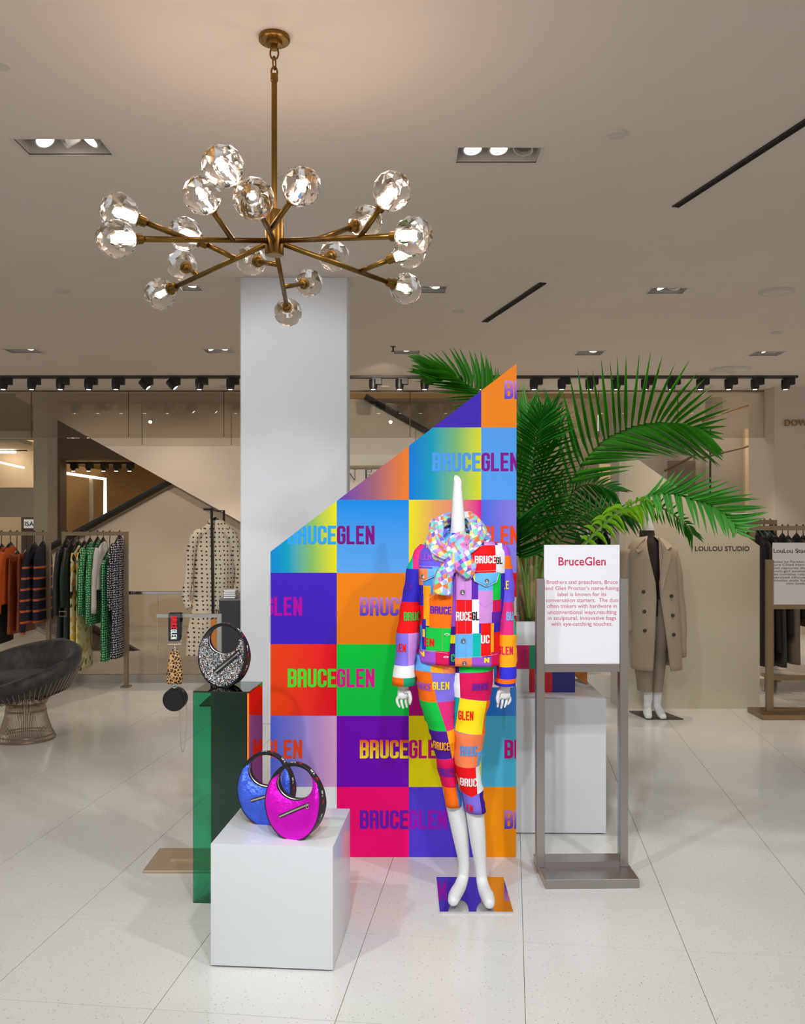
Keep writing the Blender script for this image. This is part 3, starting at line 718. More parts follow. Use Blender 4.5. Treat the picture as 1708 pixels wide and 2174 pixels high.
WORDS = [(0, 4, lav, None), (1, 3, solid('sky', 72, 150, 235), solid('violet', 130, 0, 140)), (2, 1, solid('azure', 40, 155, 235), solid('plum', 118, 0, 118)),
 (2, 3, solid('mauve', 180, 125, 195), solid('vermilion', 232, 70, 22)), (3, 0, None, solid('magenta', 172, 0, 158)), (3, 2, lav, solid('plum', 118, 0, 118)), (3, 4, solid('paper', 235, 235, 235), None),
 (4, 1, solid('lime', 80, 215, 50), solid('fuchsia', 222, 20, 140)), (4, 3, solid('gold', 250, 210, 20), solid('paper', 235, 235, 235)), (5, 0, None, solid('vermilion', 232, 70, 22)),
 (5, 2, fire, solid('rose', 205, 0, 125)), (5, 4, solid('rose', 205, 0, 125), None), (6, 2, solid('purple', 100, 25, 182), solid('orchid', 160, 10, 178)), (6, 4, lav, None)]
for r, k, ma, mb_ in WORDS:
    z0 = bz(HZ[r + 1] - 60.5); cap = 39.5 * SX
    if ma: flat_word('lettering', 'BRUCE', bx(VX[k] - 104), z0, 106 * SX, cap, ma, bd, y=-0.001, clip=OUT)
    if mb_: flat_word('lettering', 'GLEN', bx(VX[k] + 0.5), z0, 81 * SX, cap, mb_, bd, y=-0.001, clip=OUT)

# ---------------------------------------------------------------- white plinths
M_lac = mat('white_lacquer', C(214, 216, 218), 0.2, spec=0.5, var=0.006, coat=0.2)
M_plinthgap = mat('plinth_foot', C(70, 60, 58), 0.8)
R0 = radians(-4.7)
def plinth(name, label, corner, w_, d_, h_, rot):
    t = thing(name, label, 'plinth', corner, rot)
    MB().box(0, w_, 0, d_, 0.006, h_).bevel(0.0025, 2).obj('body', M_lac, t, smooth=40)
    MB().box(0.012, w_ - 0.012, 0.012, d_ - 0.012, 0, 0.006).obj('foot', M_plinthgap, t)
    return t
cfd = FD(2053); cube = plinth('display_cube', 'white lacquered cube plinth carrying the blue and magenta bags', (P(447, 0, cfd).x, cfd, 0), 0.408, 0.408, 0.408, R0)
ped = plinth('display_plinth', 'tall white plinth behind the sign stand carrying the palm planter', (0.33, FD(1770), 0), P(1285, 0, FD(1770)).x - 0.33, 0.56, 0.64, radians(-1.0))

# ---------------------------------------------------------------- coloured acrylic pedestal
gd = FD(1917); gx = P(410, 0, gd).x
ac = thing('acrylic_pedestal', 'tall green tinted acrylic pedestal carrying the crystal bag', 'pedestal', (gx, gd, 0), radians(-4.6))
M_green = clear_mat('green_acrylic', (0.42, 0.84, 0.68, 1), C(255, 255, 255), 1.45)
M_redac = clear_mat('red_acrylic', C(120, 60, 70), C(255, 200, 190), 1.6)
W_, D_, H_ = 0.219, 0.225, 0.82; th = 0.006
MB().box(0, W_ - th, 0, th, 0, H_ - th).obj('front_sheet', M_green, ac)
MB().box(0, th, th, D_, 0, H_ - th).obj('left_sheet', clear_mat('green_side', (0.45, 0.92, 0.80, 1), ior=1.001), ac)
MB().box(th, W_ - th, D_ - th, D_, 0, H_ - th).obj('back_sheet', mat('maroon_sheet', C(150, 52, 54), 0.3, var=0.05), ac)
def mirror_sheet():
    m, N, L, b = newmat('orange_mirror'); N.remove(b)
    d = N.new('ShaderNodeBsdfDiffuse'); d.inputs[0].default_value = C(150, 30, 30)
    g = N.new('ShaderNodeBsdfGlossy'); g.inputs['Roughness'].default_value = 0.01; g.inputs['Color'].default_value = C(225, 140, 150)
    x = N.new('ShaderNodeMixShader'); x.inputs[0].default_value = 0.85
    L.new(d.outputs[0], x.inputs[1]); L.new(g.outputs[0], x.inputs[2]); L.new(x.outputs[0], N['Material Output'].inputs['Surface']); return m
MB().box(W_ - th + 0.001, W_, 0.001, D_, 0, H_ - th).obj('right_sheet', mirror_sheet(), ac)
MB().box(W_ - th - 0.001, W_ + 0.0005, -0.0006, 0.0006, 0, H_ - th).obj('edge_strip', mat('orange_edge', C(240, 115, 10), 0.3), ac)
MB().box(0, W_, 0, D_, H_ - th, H_).obj('top_sheet', clear_mat('top_acrylic', C(60, 110, 95), C(235, 245, 240), 1.9), ac)

# ---------------------------------------------------------------- sign stand
M_board = mat('sign_board', C(226, 224, 228), 0.55, var=0.006); M_ink = mat('crimson_ink', C(188, 30, 80), 0.6); M_inkl = mat('rose_ink', C(202, 96, 122), 0.6)
def stand(label, origin, w_, d_, steel, rot, board, post_h, posty, heading, head_cap, head_w, lines, line_w, ink, inkl, pw=0.035):
    t = thing('sign_stand', label, 'sign stand', origin, rot)
    MB().box(0, w_, 0, d_, 0, 0.038).bevel(0.002, 1).obj('base', steel, t)
    xl, xr, zb0, zt0 = board
    for x in (xl - pw + 0.004, xr - 0.004): MB().box(x, x + pw, posty, posty + 0.04, 0.038, post_h).bevel(0.0015, 1).obj('post', steel, t)
    MB().box(xl, xr, posty + 0.004, posty + 0.036, zb0 - 0.034, zb0).obj('crossbar', steel, t)
    MB().box(xl + 0.003, xr - 0.003, posty + 0.008, posty + 0.02, zb0, zt0).obj('sign_board', M_board, t)
    MB().box(xl + 0.003, xr - 0.003, posty + 0.002, posty + 0.018, 0.038, 0.06).obj('lower_rail', steel, t)
    cx_ = (xl + xr) / 2; yy = posty + 0.0075
    text('heading', heading, ink, t, (cx_, yy, head_cap[0]), head_cap[1], head_w, bold=0.018)
    for s, z, w2 in lines: text('text_line', s, inkl, t, (cx_, yy, z), head_cap[2], w2, bold=0.003)
    return t
sd = FD(1888); k = (sd + 0.13) / FPX
zz = lambda py: CAMH - (py - HY) * k
para = [('Brothers and preachers, Bruce', 1240, 152), ('and Glen Proctor\'s name-fusing', 1253, 157), ('label is known for its', 1266, 104), ('conversation starters.  The duo', 1278.5, 154),
        ('often tinkers with hardware in', 1291, 149), ('unconventional ways,resulting', 1304, 147), ('in sculptural, innovative bags', 1316.5, 146), ('with eye-catching touches.', 1329, 131)]
s1 = stand('brushed steel sign stand with a white board about the bag label', (P(1157, 0, sd).x, sd, 0), P(1358, 0, sd).x - P(1157, 0, sd).x, 0.29, M_steel, radians(1.2),
      (P(1157, 0, sd + .13).x - P(1157, 0, sd).x - 0.003, P(1321, 0, sd + .13).x - P(1157, 0, sd).x - 0.003, zz(1410), zz(1157)), zz(1228), 0.13,
      'BruceGlen', (zz(1200.5), 17.5 * k, 8.3 * k), 101 * k, [(s, zz(y), w2 * k) for s, y, w2 in para], 0, M_ink, M_inkl)

# ---------------------------------------------------------------- crescent hand bags
M_bk = mat('black_leather', C(20, 18, 22), 0.5, bump=0.15, bscale=300, var=0.1)
M_zip = mat('zip_metal', C(215, 210, 200), 0.25, 1.0)
M_redink = mat('red_ink', C(230, 20, 30), 0.5); M_whiteink = mat('white_ink', C(240, 240, 240), 0.5)
def bag(label, loc_, rot, m_body, zipline, stones=False, lean=0.0):
    t = thing('handbag', label, 'bag', loc_, rot, 'crescent hand bags on the plinths')
    OX, OZ, oc = 0.099, 0.125, 0.125; IX, IZ, ic, icx = 0.066, 0.056, 0.183, 0.003
    N = 72
    def outer(a): return Vector((OX * sin(a), 0, oc - OZ * cos(a) - (0.004 * cos(a) if cos(a) > 0 else 0)))
    def inner(a): return Vector((icx + IX * sin(a), 0, ic - IZ * cos(a)))
    def half(a): z = outer(a).z; return 0.011 + 0.02 * max(0, min(1, (0.21 - z) / 0.1))
    A = [2 * pi * k / N for k in range(N)]
    HB = 0.178                       # height where the coloured panels end and the handle starts
    def surf(a, s, side):
        p = inner(a).lerp(outer(a), s); h = half(a); body = max(0, min(1, (HB + .02 - p.z) / .06))
        p.y = side * (h * (0.55 + 0.45 * s) + 0.012 * body * sin(pi * min(1, s * 1.02)) ** 0.8); return p
    body_a = [a for a in A if outer(a).z < HB]; top_a = [a for a in A if outer(a).z >= HB]
    def panel(angles, side, ns=8, name='front_panel', m=None, closed=False):
        mb = MB(); mb.loft([[surf(a, s / ns, side) for s in range(ns + 1)] for a in angles], closed=False, cap0=False, cap1=False, wrap=closed)
        me = mb.mesh(name); return put(name, me, m, t, smooth=True)
    i0 = next(i for i, a in enumerate(A) if outer(a).z >= HB); i1 = max(i for i, a in enumerate(A) if outer(a).z >= HB)
    body_seq = [A[i % N] for i in range(i1, i1 + (i0 - i1) % N + 1)]; top_seq = [A[i] for i in range(i0, i1 + 1)]
    fp = panel(body_seq, -1, 8, 'front_panel', m_body); panel(body_seq, 1, 8, 'back_panel', m_body if not stones else M_bk)
    mb = MB()
    for side in (-1, 1): mb.loft([[surf(a, s / 4, side) for s in range(5)] for a in top_seq], closed=False, cap0=False, cap1=False)
    mb.obj('handle', M_bk, t, smooth=True)
    mb = MB(); mb.loft([[outer(a) + Vector((0, y * half(a), 0)) + (outer(a) - Vector((0, 0, oc))).normalized() * (0.0015 if abs(y) < 1 else 0.0) for y in (-1.03, -.9, 0, .9, 1.03)] for a in A], closed=False, wrap=True)
    mb.obj('gusset_band', M_bk, t, smooth=True)
    for side in (-1, 1):
        MB().tube([outer(a) + Vector((0, side * half(a) * 1.02, 0)) for a in A], 0.0016, 6, closed=True).obj('piping', M_bk, t, smooth=True)
    mb = MB(); mb.loft([[inner(a) + Vector((0, y * half(a) * .58, 0)) for y in (-1, 0, 1)] for a in A], closed=False, wrap=True)
    mb.obj('inner_band', M_bk, t, smooth=True)
    MB().tube([inner(a) + Vector((0, -half(a) * .2, 0.001)) for a in body_seq[3:-3]], 0.0022, 6).obj('top_zip', M_zip, t)
    # names woven into the outer band
    L = 0; arc = [0]
    for k in range(N): L += (outer(A[(k + 1) % N] if k < N - 1 else 2 * pi) - outer(A[k])).length; arc.append(L)
    def at(s):
        s %= L
        for k in range(N):
            if arc[k + 1] >= s: f = (s - arc[k]) / (arc[k + 1] - arc[k]); return 2 * pi * (k + f) / N
        return 0
    def fmap(u, v):
        a = at(u); p = outer(a); return p + Vector((0, -v, 0)) + (p - Vector((0, 0, oc))).normalized() * 0.0024
    s0 = 0.0
    while s0 < L - 0.07:
        wrap_word('band_lettering', 'NELG'[::-1], s0, -0.006, 0.03, 0.012, M_whiteink, t, lambda u, v: fmap(2 * s0 + 0.062 - u, v), 2)
        wrap_word('band_lettering', 'BRUCE', s0, -0.006, 0.032, 0.012, M_redink, t, lambda u, v: fmap(2 * s0 + 0.031 - u + 0.035 - 0.035, v), 2)
        s0 += 0.078
    # slanting front zip
    bv = bvh_of(fp); f = drop_on(bv, 0.0)
    (xa, za), (xb, zb) = zipline; d = Vector((xb - xa, zb - za)).normalized(); n = Vector((-d.y, d.x))
    def strip(nm, hw, off, m, e=0.0):
        mb = MB(); K = 12; rows = []
        for i in range(K + 1):
            c = Vector((xa, za)).lerp(Vector((xb, zb)), i / K)
            r = [f(*(c + n * hw * s)) for s in (-1, 1)]
            if None in r: continue
            r = [p + Vector((0, -off, 0)) for p in r]; rows.append(r)
        for p, q in zip(rows, rows[1:]): mb.prism([p[0], q[0], q[1], p[1]], (0, -0.0008, 0))
        return mb.obj(nm, m, t)
    z_ = strip('zip_tape', 0.0058 if not stones else 0.011, 0.0015 if not stones else 0.003, M_bk); strip('zip_teeth', 0.0026, 0.0028 if not stones else 0.0042, M_zip)
    e = f(xb - d.x * .006, zb - d.y * .006)
    if e is not None:
        MB().tube([e + Vector((0.004 * cos(q), -0.005, -0.006 + 0.006 * sin(q))) for q in [2 * pi * k / 12 for k in range(12)]], 0.0014, 6, closed=True).obj('zip_pull', M_zip, t, smooth=True)
        MB().box(e.x - .004, e.x + .004, e.y - .006, e.y - .002, e.z - .004, e.z + .004).bevel(.001, 1).obj('zip_slider', M_zip, t)
    if stones:
        mb = MB(); sp_ = 0.0043; mats_ = [mat('stone_silver', C(245, 243, 240), 0.2, 0.5), mat('stone_smoke', C(150, 148, 150), 0.15, 0.7), mat('stone_gold', C(230, 185, 90), 0.1, 1.0), mat('stone_rose', C(225, 90, 90), 0.1, 1.0), mat('stone_green', C(70, 200, 130), 0.1, 1.0), mat('stone_blue', C(110, 130, 225), 0.1, 1.0)]
        r_ = random.Random(3); idx = []
        for iz in range(60):
            for ix in range(50):
                u = -0.105 + sp_ * (ix + 0.5 * (iz % 2)); v = 0.002 + sp_ * 0.9 * iz
                rel = Vector((u - xa, v - za)); al = rel.dot(d); ac_ = abs(rel.dot(n))
                if -0.002 < al < (Vector((xb, zb)) - Vector((xa, za))).length + .002 and ac_ < 0.012: continue
                if (u / (OX - .004)) ** 2 + ((v - oc) / (OZ - .004)) ** 2 > 1: continue
                p = f(u, v)
                if p is None or v > HB + 0.012: continue
                R = sp_ * 0.47; tl = Vector((r_.uniform(-.3, .3), 0, r_.uniform(-.3, .3))) * R
                ring = [mb.v(p + Vector((R * cos(q), -0.0004, R * sin(q)))) for q in [2 * pi * k / 6 for k in range(6)]]
                top = [mb.v(p + Vector((R * .55 * cos(q), -R * .8 + (tl.x * cos(q) + tl.z * sin(q)), R * .55 * sin(q)))) for q in [2 * pi * k / 6 for k in range(6)]]
                c = r_.random(); mi = 0 if c < .5 else 1 if c < .86 else 2 if c < .91 else 3 if c < .94 else 4 if c < .965 else 5
                for k in range(6):
                    fc = mb.face([ring[k], ring[(k + 1) % 6], top[(k + 1) % 6], top[k]]); fc.material_index = mi
                fc = mb.face(top[::-1]); fc.material_index = mi
        o = mb.obj('rhinestones', mats_, t); o['kind'] = 'stuff'
    t.rotation_euler = (lean, 0, rot)
    return t
M_blue = mat('blue_metallic_leather', C(70, 105, 235), 0.35, 0.55, bump=0.5, bscale=70, var=0.12, vscale=25)
M_mag = mat('magenta_metallic_leather', C(225, 0, 205), 0.33, 0.55, bump=0.35, bscale=60, var=0.1, vscale=20)
ZT = 0.408
bd_m = (CAMH - ZT) * FPX / (1776 - HY); bd_b = (CAMH - ZT) * FPX / (1745 - HY)
bag('magenta metallic crescent bag at the front of the white cube', (P(627, 0, bd_m).x, bd_m, ZT), radians(-17), M_mag, ((-0.042, 0.075), (0.062, 0.124)))
bag('blue metallic crescent bag behind the magenta one on the cube', (P(566, 0, bd_b).x, bd_b, ZT), radians(-13), M_blue, ((-0.045, 0.083), (0.066, 0.118)))
bag('silver crystal covered crescent bag on the green acrylic pedestal', (P(476, 0, gd + 0.11).x, gd + 0.11, 0.82), radians(-12), M_bk, ((-0.02, 0.062), (0.078, 0.142)), stones=True)

# ---------------------------------------------------------------- T-stand with the hanging pouch
td = 3.98; tx = P(466, 0, td).x
M_plate = mat('pale_bronze_plate', C(196, 176, 148), 0.4, 0.5, var=0.05)
ts = thing('bag_hook_stand', 'slim metal hook stand with flat bronze base behind the acrylic pedestal', 'display stand', (tx, td, 0))
xl = P(312, 0, 3.92).x - tx
MB().box(xl, 0.16, -0.13, 0.14, 0, 0.012).bevel(0.002, 1).obj('base_plate', M_plate, ts)
MB().box(xl + 0.09, 0.08, -0.02, 0.02, 0.012, 0.022).obj('base_bar', M_plate, ts)
za = P(0, 1307, td).z
M_silver = mat('satin_silver', C(190, 188, 186), 0.3, 0.9, var=0.04)
MB().box(-0.010, 0.008, -0.009, 0.009, 0.022, za + 0.008).bevel(0.001, 1).obj('upright', M_silver, ts)
MB().box(P(333, 0, td).x - tx, -0.010, -0.009, 0.009, za - 0.008, za + 0.008).bevel(0.001, 1).obj('arm', M_silver, ts)
wr = thing('wristlet', 'black logo wrist strap with leopard pouch and round case hanging on the hook arm', 'bag', P(371, 1330, td - 0.02), radians(4))
ks = td / FPX
hw = 0.025; zt_ = 23 * ks + 0.012; zb_ = -30 * ks
MB().loft([[Vector((sx * hw, y, z)) for sx in (-1, 1)] for y, z in [(-0.016, zb_), (-0.017, zt_ - .02), (-0.012, zt_ - .004), (0.02, zt_), (0.05, zt_ - .006), (0.052, zt_ - .03), (0.03, zb_ + .02), (0.0, zb_)]], closed=False, cap0=False, cap1=False).obj('strap', M_bk, wr)
def vmap(u, v): return Vector((v, -0.0185, u))
wrap_word('strap_lettering', 'BRUCE', 0, -0.014, 0.056, 0.026, M_redink, wr, lambda u, v: vmap(0.046 - u, v), 1)
wrap_word('strap_lettering', 'GLEN', 0, -0.014, 0.042, 0.026, M_whiteink, wr, lambda u, v: vmap(-0.011 - u, v), 1)
def rect_ring(cx, cz, w2, h2, r): return MB().tube([(cx - w2, -.01, cz + h2), (cx + w2, -.01, cz + h2), (cx + w2, -.01, cz - h2), (cx - w2, -.01, cz - h2)], r, 6, closed=True).obj('buckle', M_zip, wr)
rect_ring(0, zb_ - 0.006, 0.028, 0.008, 0.0022)
for k_ in range(5): MB().tube([Vector((0.006 * cos(q) * (1 if k_ % 2 else .4), -0.01 + 0.004 * sin(q), zb_ - 0.022 - 0.007 * k_ + 0.006 * sin(q))) for q in [2 * pi * j / 10 for j in range(10)]], 0.002, 6, closed=True).obj('chain_link', M_zip, wr)
def leopard():
    m, N, L, b = newmat('leopard_print'); tc = N.new('ShaderNodeTexCoord'); v = N.new('ShaderNodeTexVoronoi'); v.feature = 'DISTANCE_TO_EDGE'; v.inputs['Scale'].default_value = 75
    n = N.new('ShaderNodeTexNoise'); n.inputs['Scale'].default_value = 40; mx = N.new('ShaderNodeVectorMath'); mx.operation = 'MULTIPLY_ADD'; mx.inputs[1].default_value = (.012, .012, .012)
    L.new(tc.outputs['Object'], n.inputs['Vector']); L.new(n.outputs['Color'], mx.inputs[0]); L.new(tc.outputs['Object'], mx.inputs[2]); L.new(mx.outputs[0], v.inputs['Vector'])
    r = N.new('ShaderNodeValToRGB'); e = r.color_ramp.elements; e[0].position = .10; e[0].color = C(206, 158, 100); e[1].position = .14; e[1].color = C(35, 20, 14)
    x = e.new(.34); x.color = C(40, 22, 14); y = e.new(.40); y.color = C(122, 76, 40)
    L.new(v.outputs['Distance'], r.inputs['Fac']); L.new(r.outputs['Color'], b.inputs['Base Color']); b.inputs['Roughness'].default_value = 0.7; return m
z1, z2 = (1330 - 1377) * ks, (1330 - 1450) * ks
me = MB().loft([ell((0, -.005, z), rx, rx * .6, 20) for z, rx in [(z1, .010), (z1 - .02, .018), (z1 - .05, .027), (z1 - .09, .033), (z2 + .03, .036), (z2 + .008, .036), (z2, .030)]]).mesh('pouch'); ruffle(me, .004, 30)
put('pouch', me, leopard(), wr, smooth=True)
MB().tube([Vector((0.012 * cos(q), -.005, z2 - 0.008 + 0.012 * sin(q))) for q in [2 * pi * j / 14 for j in range(14)]], 0.003, 6, closed=True).obj('split_ring', M_zip, wr, smooth=True)
zc_ = (1330 - 1483) * ks; prof = [(0.001, -.03), (.043, -.03), (.047, -.026), (.049, -.02), (.049, .02), (.047, .026), (.001, .028)]
MB().lathe([(r, z) for r, z in prof], 36).xf(Matrix.Translation((0.002, 0, zc_)) @ Matrix.Rotation(radians(-14), 4, 'Z') @ Matrix.Rotation(radians(100), 4, 'X')).obj('round_case', M_bk, wr, smooth=35)
cpts = spline([(0.035, -.01, zc_ + .04), (0.05, -.01, zc_ - .02), (0.052, -.01, zc_ - .1), (0.045, -.01, zc_ - .18), (0.036, -.01, zc_ - .228), (0.028, -.01, zc_ - .2), (0.024, -.01, zc_ - .12), (0.022, -.01, zc_ - .05)], 60)
cm = MB()
for a, b in zip(cpts[::1], cpts[1::1]):
    c = (a + b) / 2; dv = (b - a).normalized(); w2 = dv.cross(Vector((0, 1, 0)))
    cm.tube([a - dv * .0008, c + w2 * .0016, b + dv * .0008, c - w2 * .0016], 0.0007, 4, closed=True)
o = cm.obj('chain', M_zip, wr)

# ---------------------------------------------------------------- front mannequin in patchwork denim
M_man = mat('mannequin_white', C(226, 225, 224), 0.35, spec=0.4, var=0.006)
MD = 3.60; MX = P(1010, 0, MD).x
mq = thing('mannequin', 'white mannequin with spike neck in a bright patchwork denim suit and scarf', 'mannequin', (MX, MD, 0))
def Q(px, py, d=MD): p = P(px, py, d); return Vector((p.x - MX, p.y - MD, p.z))
def q2(px, py, d=3.50): p = Q(px, py, d); return (p.x, p.z)
fy0, fy1 = FD(1940), FD(1866)
MB().box(Q(933, 0, fy0).x, Q(1089, 0, fy0).x, fy0 - MD, fy1 - MD, 0, 0.008).obj('base_plate', mat('mirror_steel', C(225, 225, 228), 0.03, 1.0), mq)
def figure(parent, q, m, name='body', hands=True, zoff=0.008):
    """one continuous mannequin grown from its skeleton; q maps pixels to local points"""
    V, E = [], []
    def add(co, r, prev=None):
        V.append((Vector(co), r)); i = len(V) - 1
        if prev is not None: E.append((prev, i))
        return i
    return V, E, add
V, E, add = figure(mq, Q, M_man)
pel = add(Q(967, 1430), (0.07, 0.045))
w1 = add(Q(970, 1340), (0.075, 0.055), pel); chn = add(Q(972, 1240), (0.095, 0.062), w1); nk = add(Q(972, 1175), (0.05, 0.042), chn)
n2 = add(Q(972, 1120), (0.031, 0.031), nk); n3 = add(Q(971, 1060), (0.023, 0.023), n2); n4 = add(Q(970.5, 1004), (0.0135, 0.0135), n3)
def arm_(px, side):
    s = add(Q(972 + side * 72, 1185), 0.04, nk); 
    e = add(Q(px[0], 1300) + Vector((0, 0.02, 0)), 0.03, s); w_ = add(Q(px[1], 1445), 0.021, e); h = add(Q(px[2], 1464) + Vector((0, -.005, 0)), (0.022, 0.013), w_)
    k = add(Q(px[2], 1474) + Vector((0, -.008, 0)), (0.024, 0.012), h)
    for i, (dx, ln) in enumerate(px[3]):
        b = Q(px[2], 1474) + Vector((dx * .018 / 10, -.008 + i * .006, 0))
        a1 = add(b + Vector((dx * .0006, -.003, -.016)), 0.0064, k); a2 = add(b + Vector((dx * .0006 - side * .002, -.006, -.016 - ln * .45)), 0.0058, a1)
        add(b + Vector((dx * .0002 - side * .008, -.004, -.016 - ln)), 0.0042, a2)
    t1 = add(Q(px[2], 1464) + Vector((-side * .024, -.02, -.006)), 0.0085, h); t2 = add(Q(px[2], 1464) + Vector((-side * .03, -.024, -.032)), 0.0075, t1)
    add(Q(px[2], 1464) + Vector((-side * .026, -.022, -.052)), 0.0055, t2)
FING = [(-10, .034), (-3, .040), (4, .037), (10, .028)]
arm_((872, 858, 855, FING), -1); arm_((1072, 1074, 1070, FING), 1)
def leg_(pts):
    pv = pel
    for px, py, dy, r in pts:
        co = Q(px, py, MD + dy); ry_ = r[1] if isinstance(r, tuple) else r; co.z = max(co.z, ry_ + .010); pv = add(co, r, pv)
leg_([(926, 1480, .01, (.05, .05)), (940, 1580, .01, .042), (954, 1660, 0.015, .036), (970, 1730, .02, .040), (977, 1775, .02, .034), (985, 1830, .03, .024), (983, 1862, .03, .024), (975, 1885, -.01, .027), (966, 1906, -.06, .029), (960, 1918, -.13, .020)])
leg_([(1010, 1480, .01, (.05, .05)), (996, 1580, 0, .042), (997, 1660, -.02, .036), (1009, 1735, -.01, .038), (1014, 1785, 0, .034), (1020, 1838, .01, .024), (1022, 1868, .01, .024), (1028, 1893, -.03, .027), (1035, 1913, -.08, .029), (1040, 1926, -.15, .020)])
bod = skin_body('body', V, E, M_man, mq)
zmin = min(v.co.z for v in bod.data.vertices)
for v in bod.data.vertices:
    if v.co.z < 0.1: v.co.z = max(v.co.z, 0.0085)
bm = bmesh.new(); bm.from_mesh(bod.data); cut = bmesh.ops.bisect_plane(bm, geom=bm.verts[:] + bm.edges[:] + bm.faces[:], plane_co=Q(968, 1016), plane_no=(.35, -.75, .56), clear_outer=True)
bmesh.ops.holes_fill(bm, edges=[e for e in cut['geom_cut'] if isinstance(e, bmesh.types.BMEdge)]); bm.to_mesh(bod.data); bm.free()
bod.data.set_sharp_from_angle(angle=radians(50))

DEN = {}
def den(n, *cs, axis='U', sc=1.0, off=0.0):
    DEN[n] = mat('denim_' + n, C(*cs[0]), 0.75, spec=0.2, bump=0.12, bscale=600, var=0.03, vscale=40) if len(cs) == 1 else ramp_mat('denim_' + n, [C(*c) for c in cs], axis, 0.75, 'Object', sc, off, 0.2)
for n, *cs in (('indigo', (50, 40, 185)), ('violet', (105, 88, 222)), ('lav', (128, 112, 222)), ('lilac', (205, 140, 212)), ('plum', (160, 82, 205)), ('purple', (92, 38, 172)), ('deep', (72, 22, 142)),
               ('pink', (228, 45, 125)), ('crimson', (218, 15, 85)), ('red', (240, 15, 20)), ('orange', (250, 110, 8)), ('salmon', (248, 130, 80)), ('amber', (252, 168, 22)), ('yellow', (252, 222, 25)),
               ('green', (15, 195, 68)), ('teal', (0, 180, 172)), ('jade', (20, 165, 120)), ('sky', (98, 175, 235)), ('blue', (70, 150, 225)), ('white', (238, 238, 238)), ('cobalt', (52, 48, 205)), ('black', (25, 22, 25))): den(n, *cs)
ALL = DEN
def patches(lst, d=3.50): return [([q2(x, y, d) for x, y in poly], key) for key, poly in lst]
def rc(x0, y0, x1, y1): return [(x0, y0), (x1, y0), (x1, y1), (x0, y1)]
# jacket body: open-fronted shell
rows = [(1132, 948, 1006, .062), (1143, 925, 1032, .075), (1155, 902, 1056, .09), (1170, 886, 1072, .10), (1195, 884, 1075, .110), (1250, 888, 1070, .118), (1310, 889, 1064, .118), (1370, 888, 1060, .112), (1400, 886, 1060, .112), (1414, 886, 1060, .113)]
rings = []
for y, xl_, xr_, ry in interp(rows, 0, 40):
    c = Q((xl_ + xr_) / 2, y); c.z = Q(0, y, 3.50).z; rx = (xr_ - xl_) / 2 * MD / FPX
    g = 0.015 + 0.05 * max(0, (y - 1180) / 230); ctr = -0.15
    rings.append(ell(c, rx, ry, 72, 2.35, ctr + g, ctr + 2 * pi - g, closed=False))
for r in rings[-8:]:          # hem drops a little to one side
    for p in r: p.z -= 0.010 * (p.x - Q(970, 0).x) / 0.15 * (0.5)
me = MB().loft(rings, closed=False, cap0=False, cap1=False).mesh('jacket'); ruffle(me, 0.009, 11, 3.0, (1, 1, .6)); ruffle(me, 0.004, 34, 1.0, (1, 1, .5))
JP = patches([('sky', rc(870, 1130, 960, 1162)), ('pink', rc(866, 1160, 884, 1204)), ('violet', rc(884, 1158, 962, 1208)), ('orange', rc(935, 1196, 962, 1208)),
 ('blue', rc(878, 1208, 918, 1262)), ('sky', rc(918, 1204, 960, 1262)), ('salmon', rc(872, 1228, 898, 1248)), ('indigo', rc(876, 1244, 900, 1290)), ('red', rc(880, 1288, 900, 1330)), ('amber', rc(898, 1244, 914, 1262)), ('amber', rc(899, 1262, 911, 1330)),
 ('orange', rc(911, 1262, 960, 1333)), ('green', rc(904, 1333, 958, 1384)), ('blue', rc(884, 1330, 896, 1384)), ('indigo', rc(896, 1316, 904, 1384)), ('yellow', rc(897, 1338, 902, 1355)), ('plum', rc(870, 1382, 924, 1430)), ('crimson', rc(924, 1382, 958, 1430)),
 ('sky', rc(985, 1130, 1040, 1150)), ('lilac', rc(1028, 1142, 1056, 1160)), ('purple', rc(1054, 1142, 1075, 1160)), ('red', rc(990, 1158, 1053, 1216)), ('white', rc(1053, 1158, 1075, 1218)), ('lilac', rc(965, 1196, 1000, 1274)), ('purple', rc(1000, 1216, 1014, 1274)),
 ('sky', rc(1014, 1216, 1046, 1256)), ('lilac', rc(1014, 1254, 1046, 1323)), ('green', rc(1046, 1216, 1064, 1274)), ('crimson', rc(1046, 1274, 1066, 1300)), ('purple', rc(1044, 1300, 1066, 1324)), ('red', rc(965, 1273, 1001, 1345)), ('white', rc(1001, 1272, 1016, 1345)),
 ('sky', rc(965, 1345, 1003, 1397)), ('teal', rc(1003, 1344, 1022, 1395)), ('red', rc(1020, 1323, 1043, 1393)), ('amber', rc(1042, 1324, 1049, 1390)), ('red', rc(1049, 1345, 1066, 1390)), ('salmon', rc(960, 1396, 1001, 1430)), ('plum', rc(1001, 1395, 1043, 1430)), ('crimson', rc(1043, 1386, 1070, 1430))])
paint(me, JP, ALL, 'indigo')
jk = put('jacket', me, None, mq, smooth=True)
sol = jk.modifiers.new('thickness', 'SOLIDIFY'); sol.thickness = 0.003; sol.offset = -1
jb = bvh_of(jk); jf = drop_on(jb, 0.0016); jf2 = drop_on(jb, 0.004)
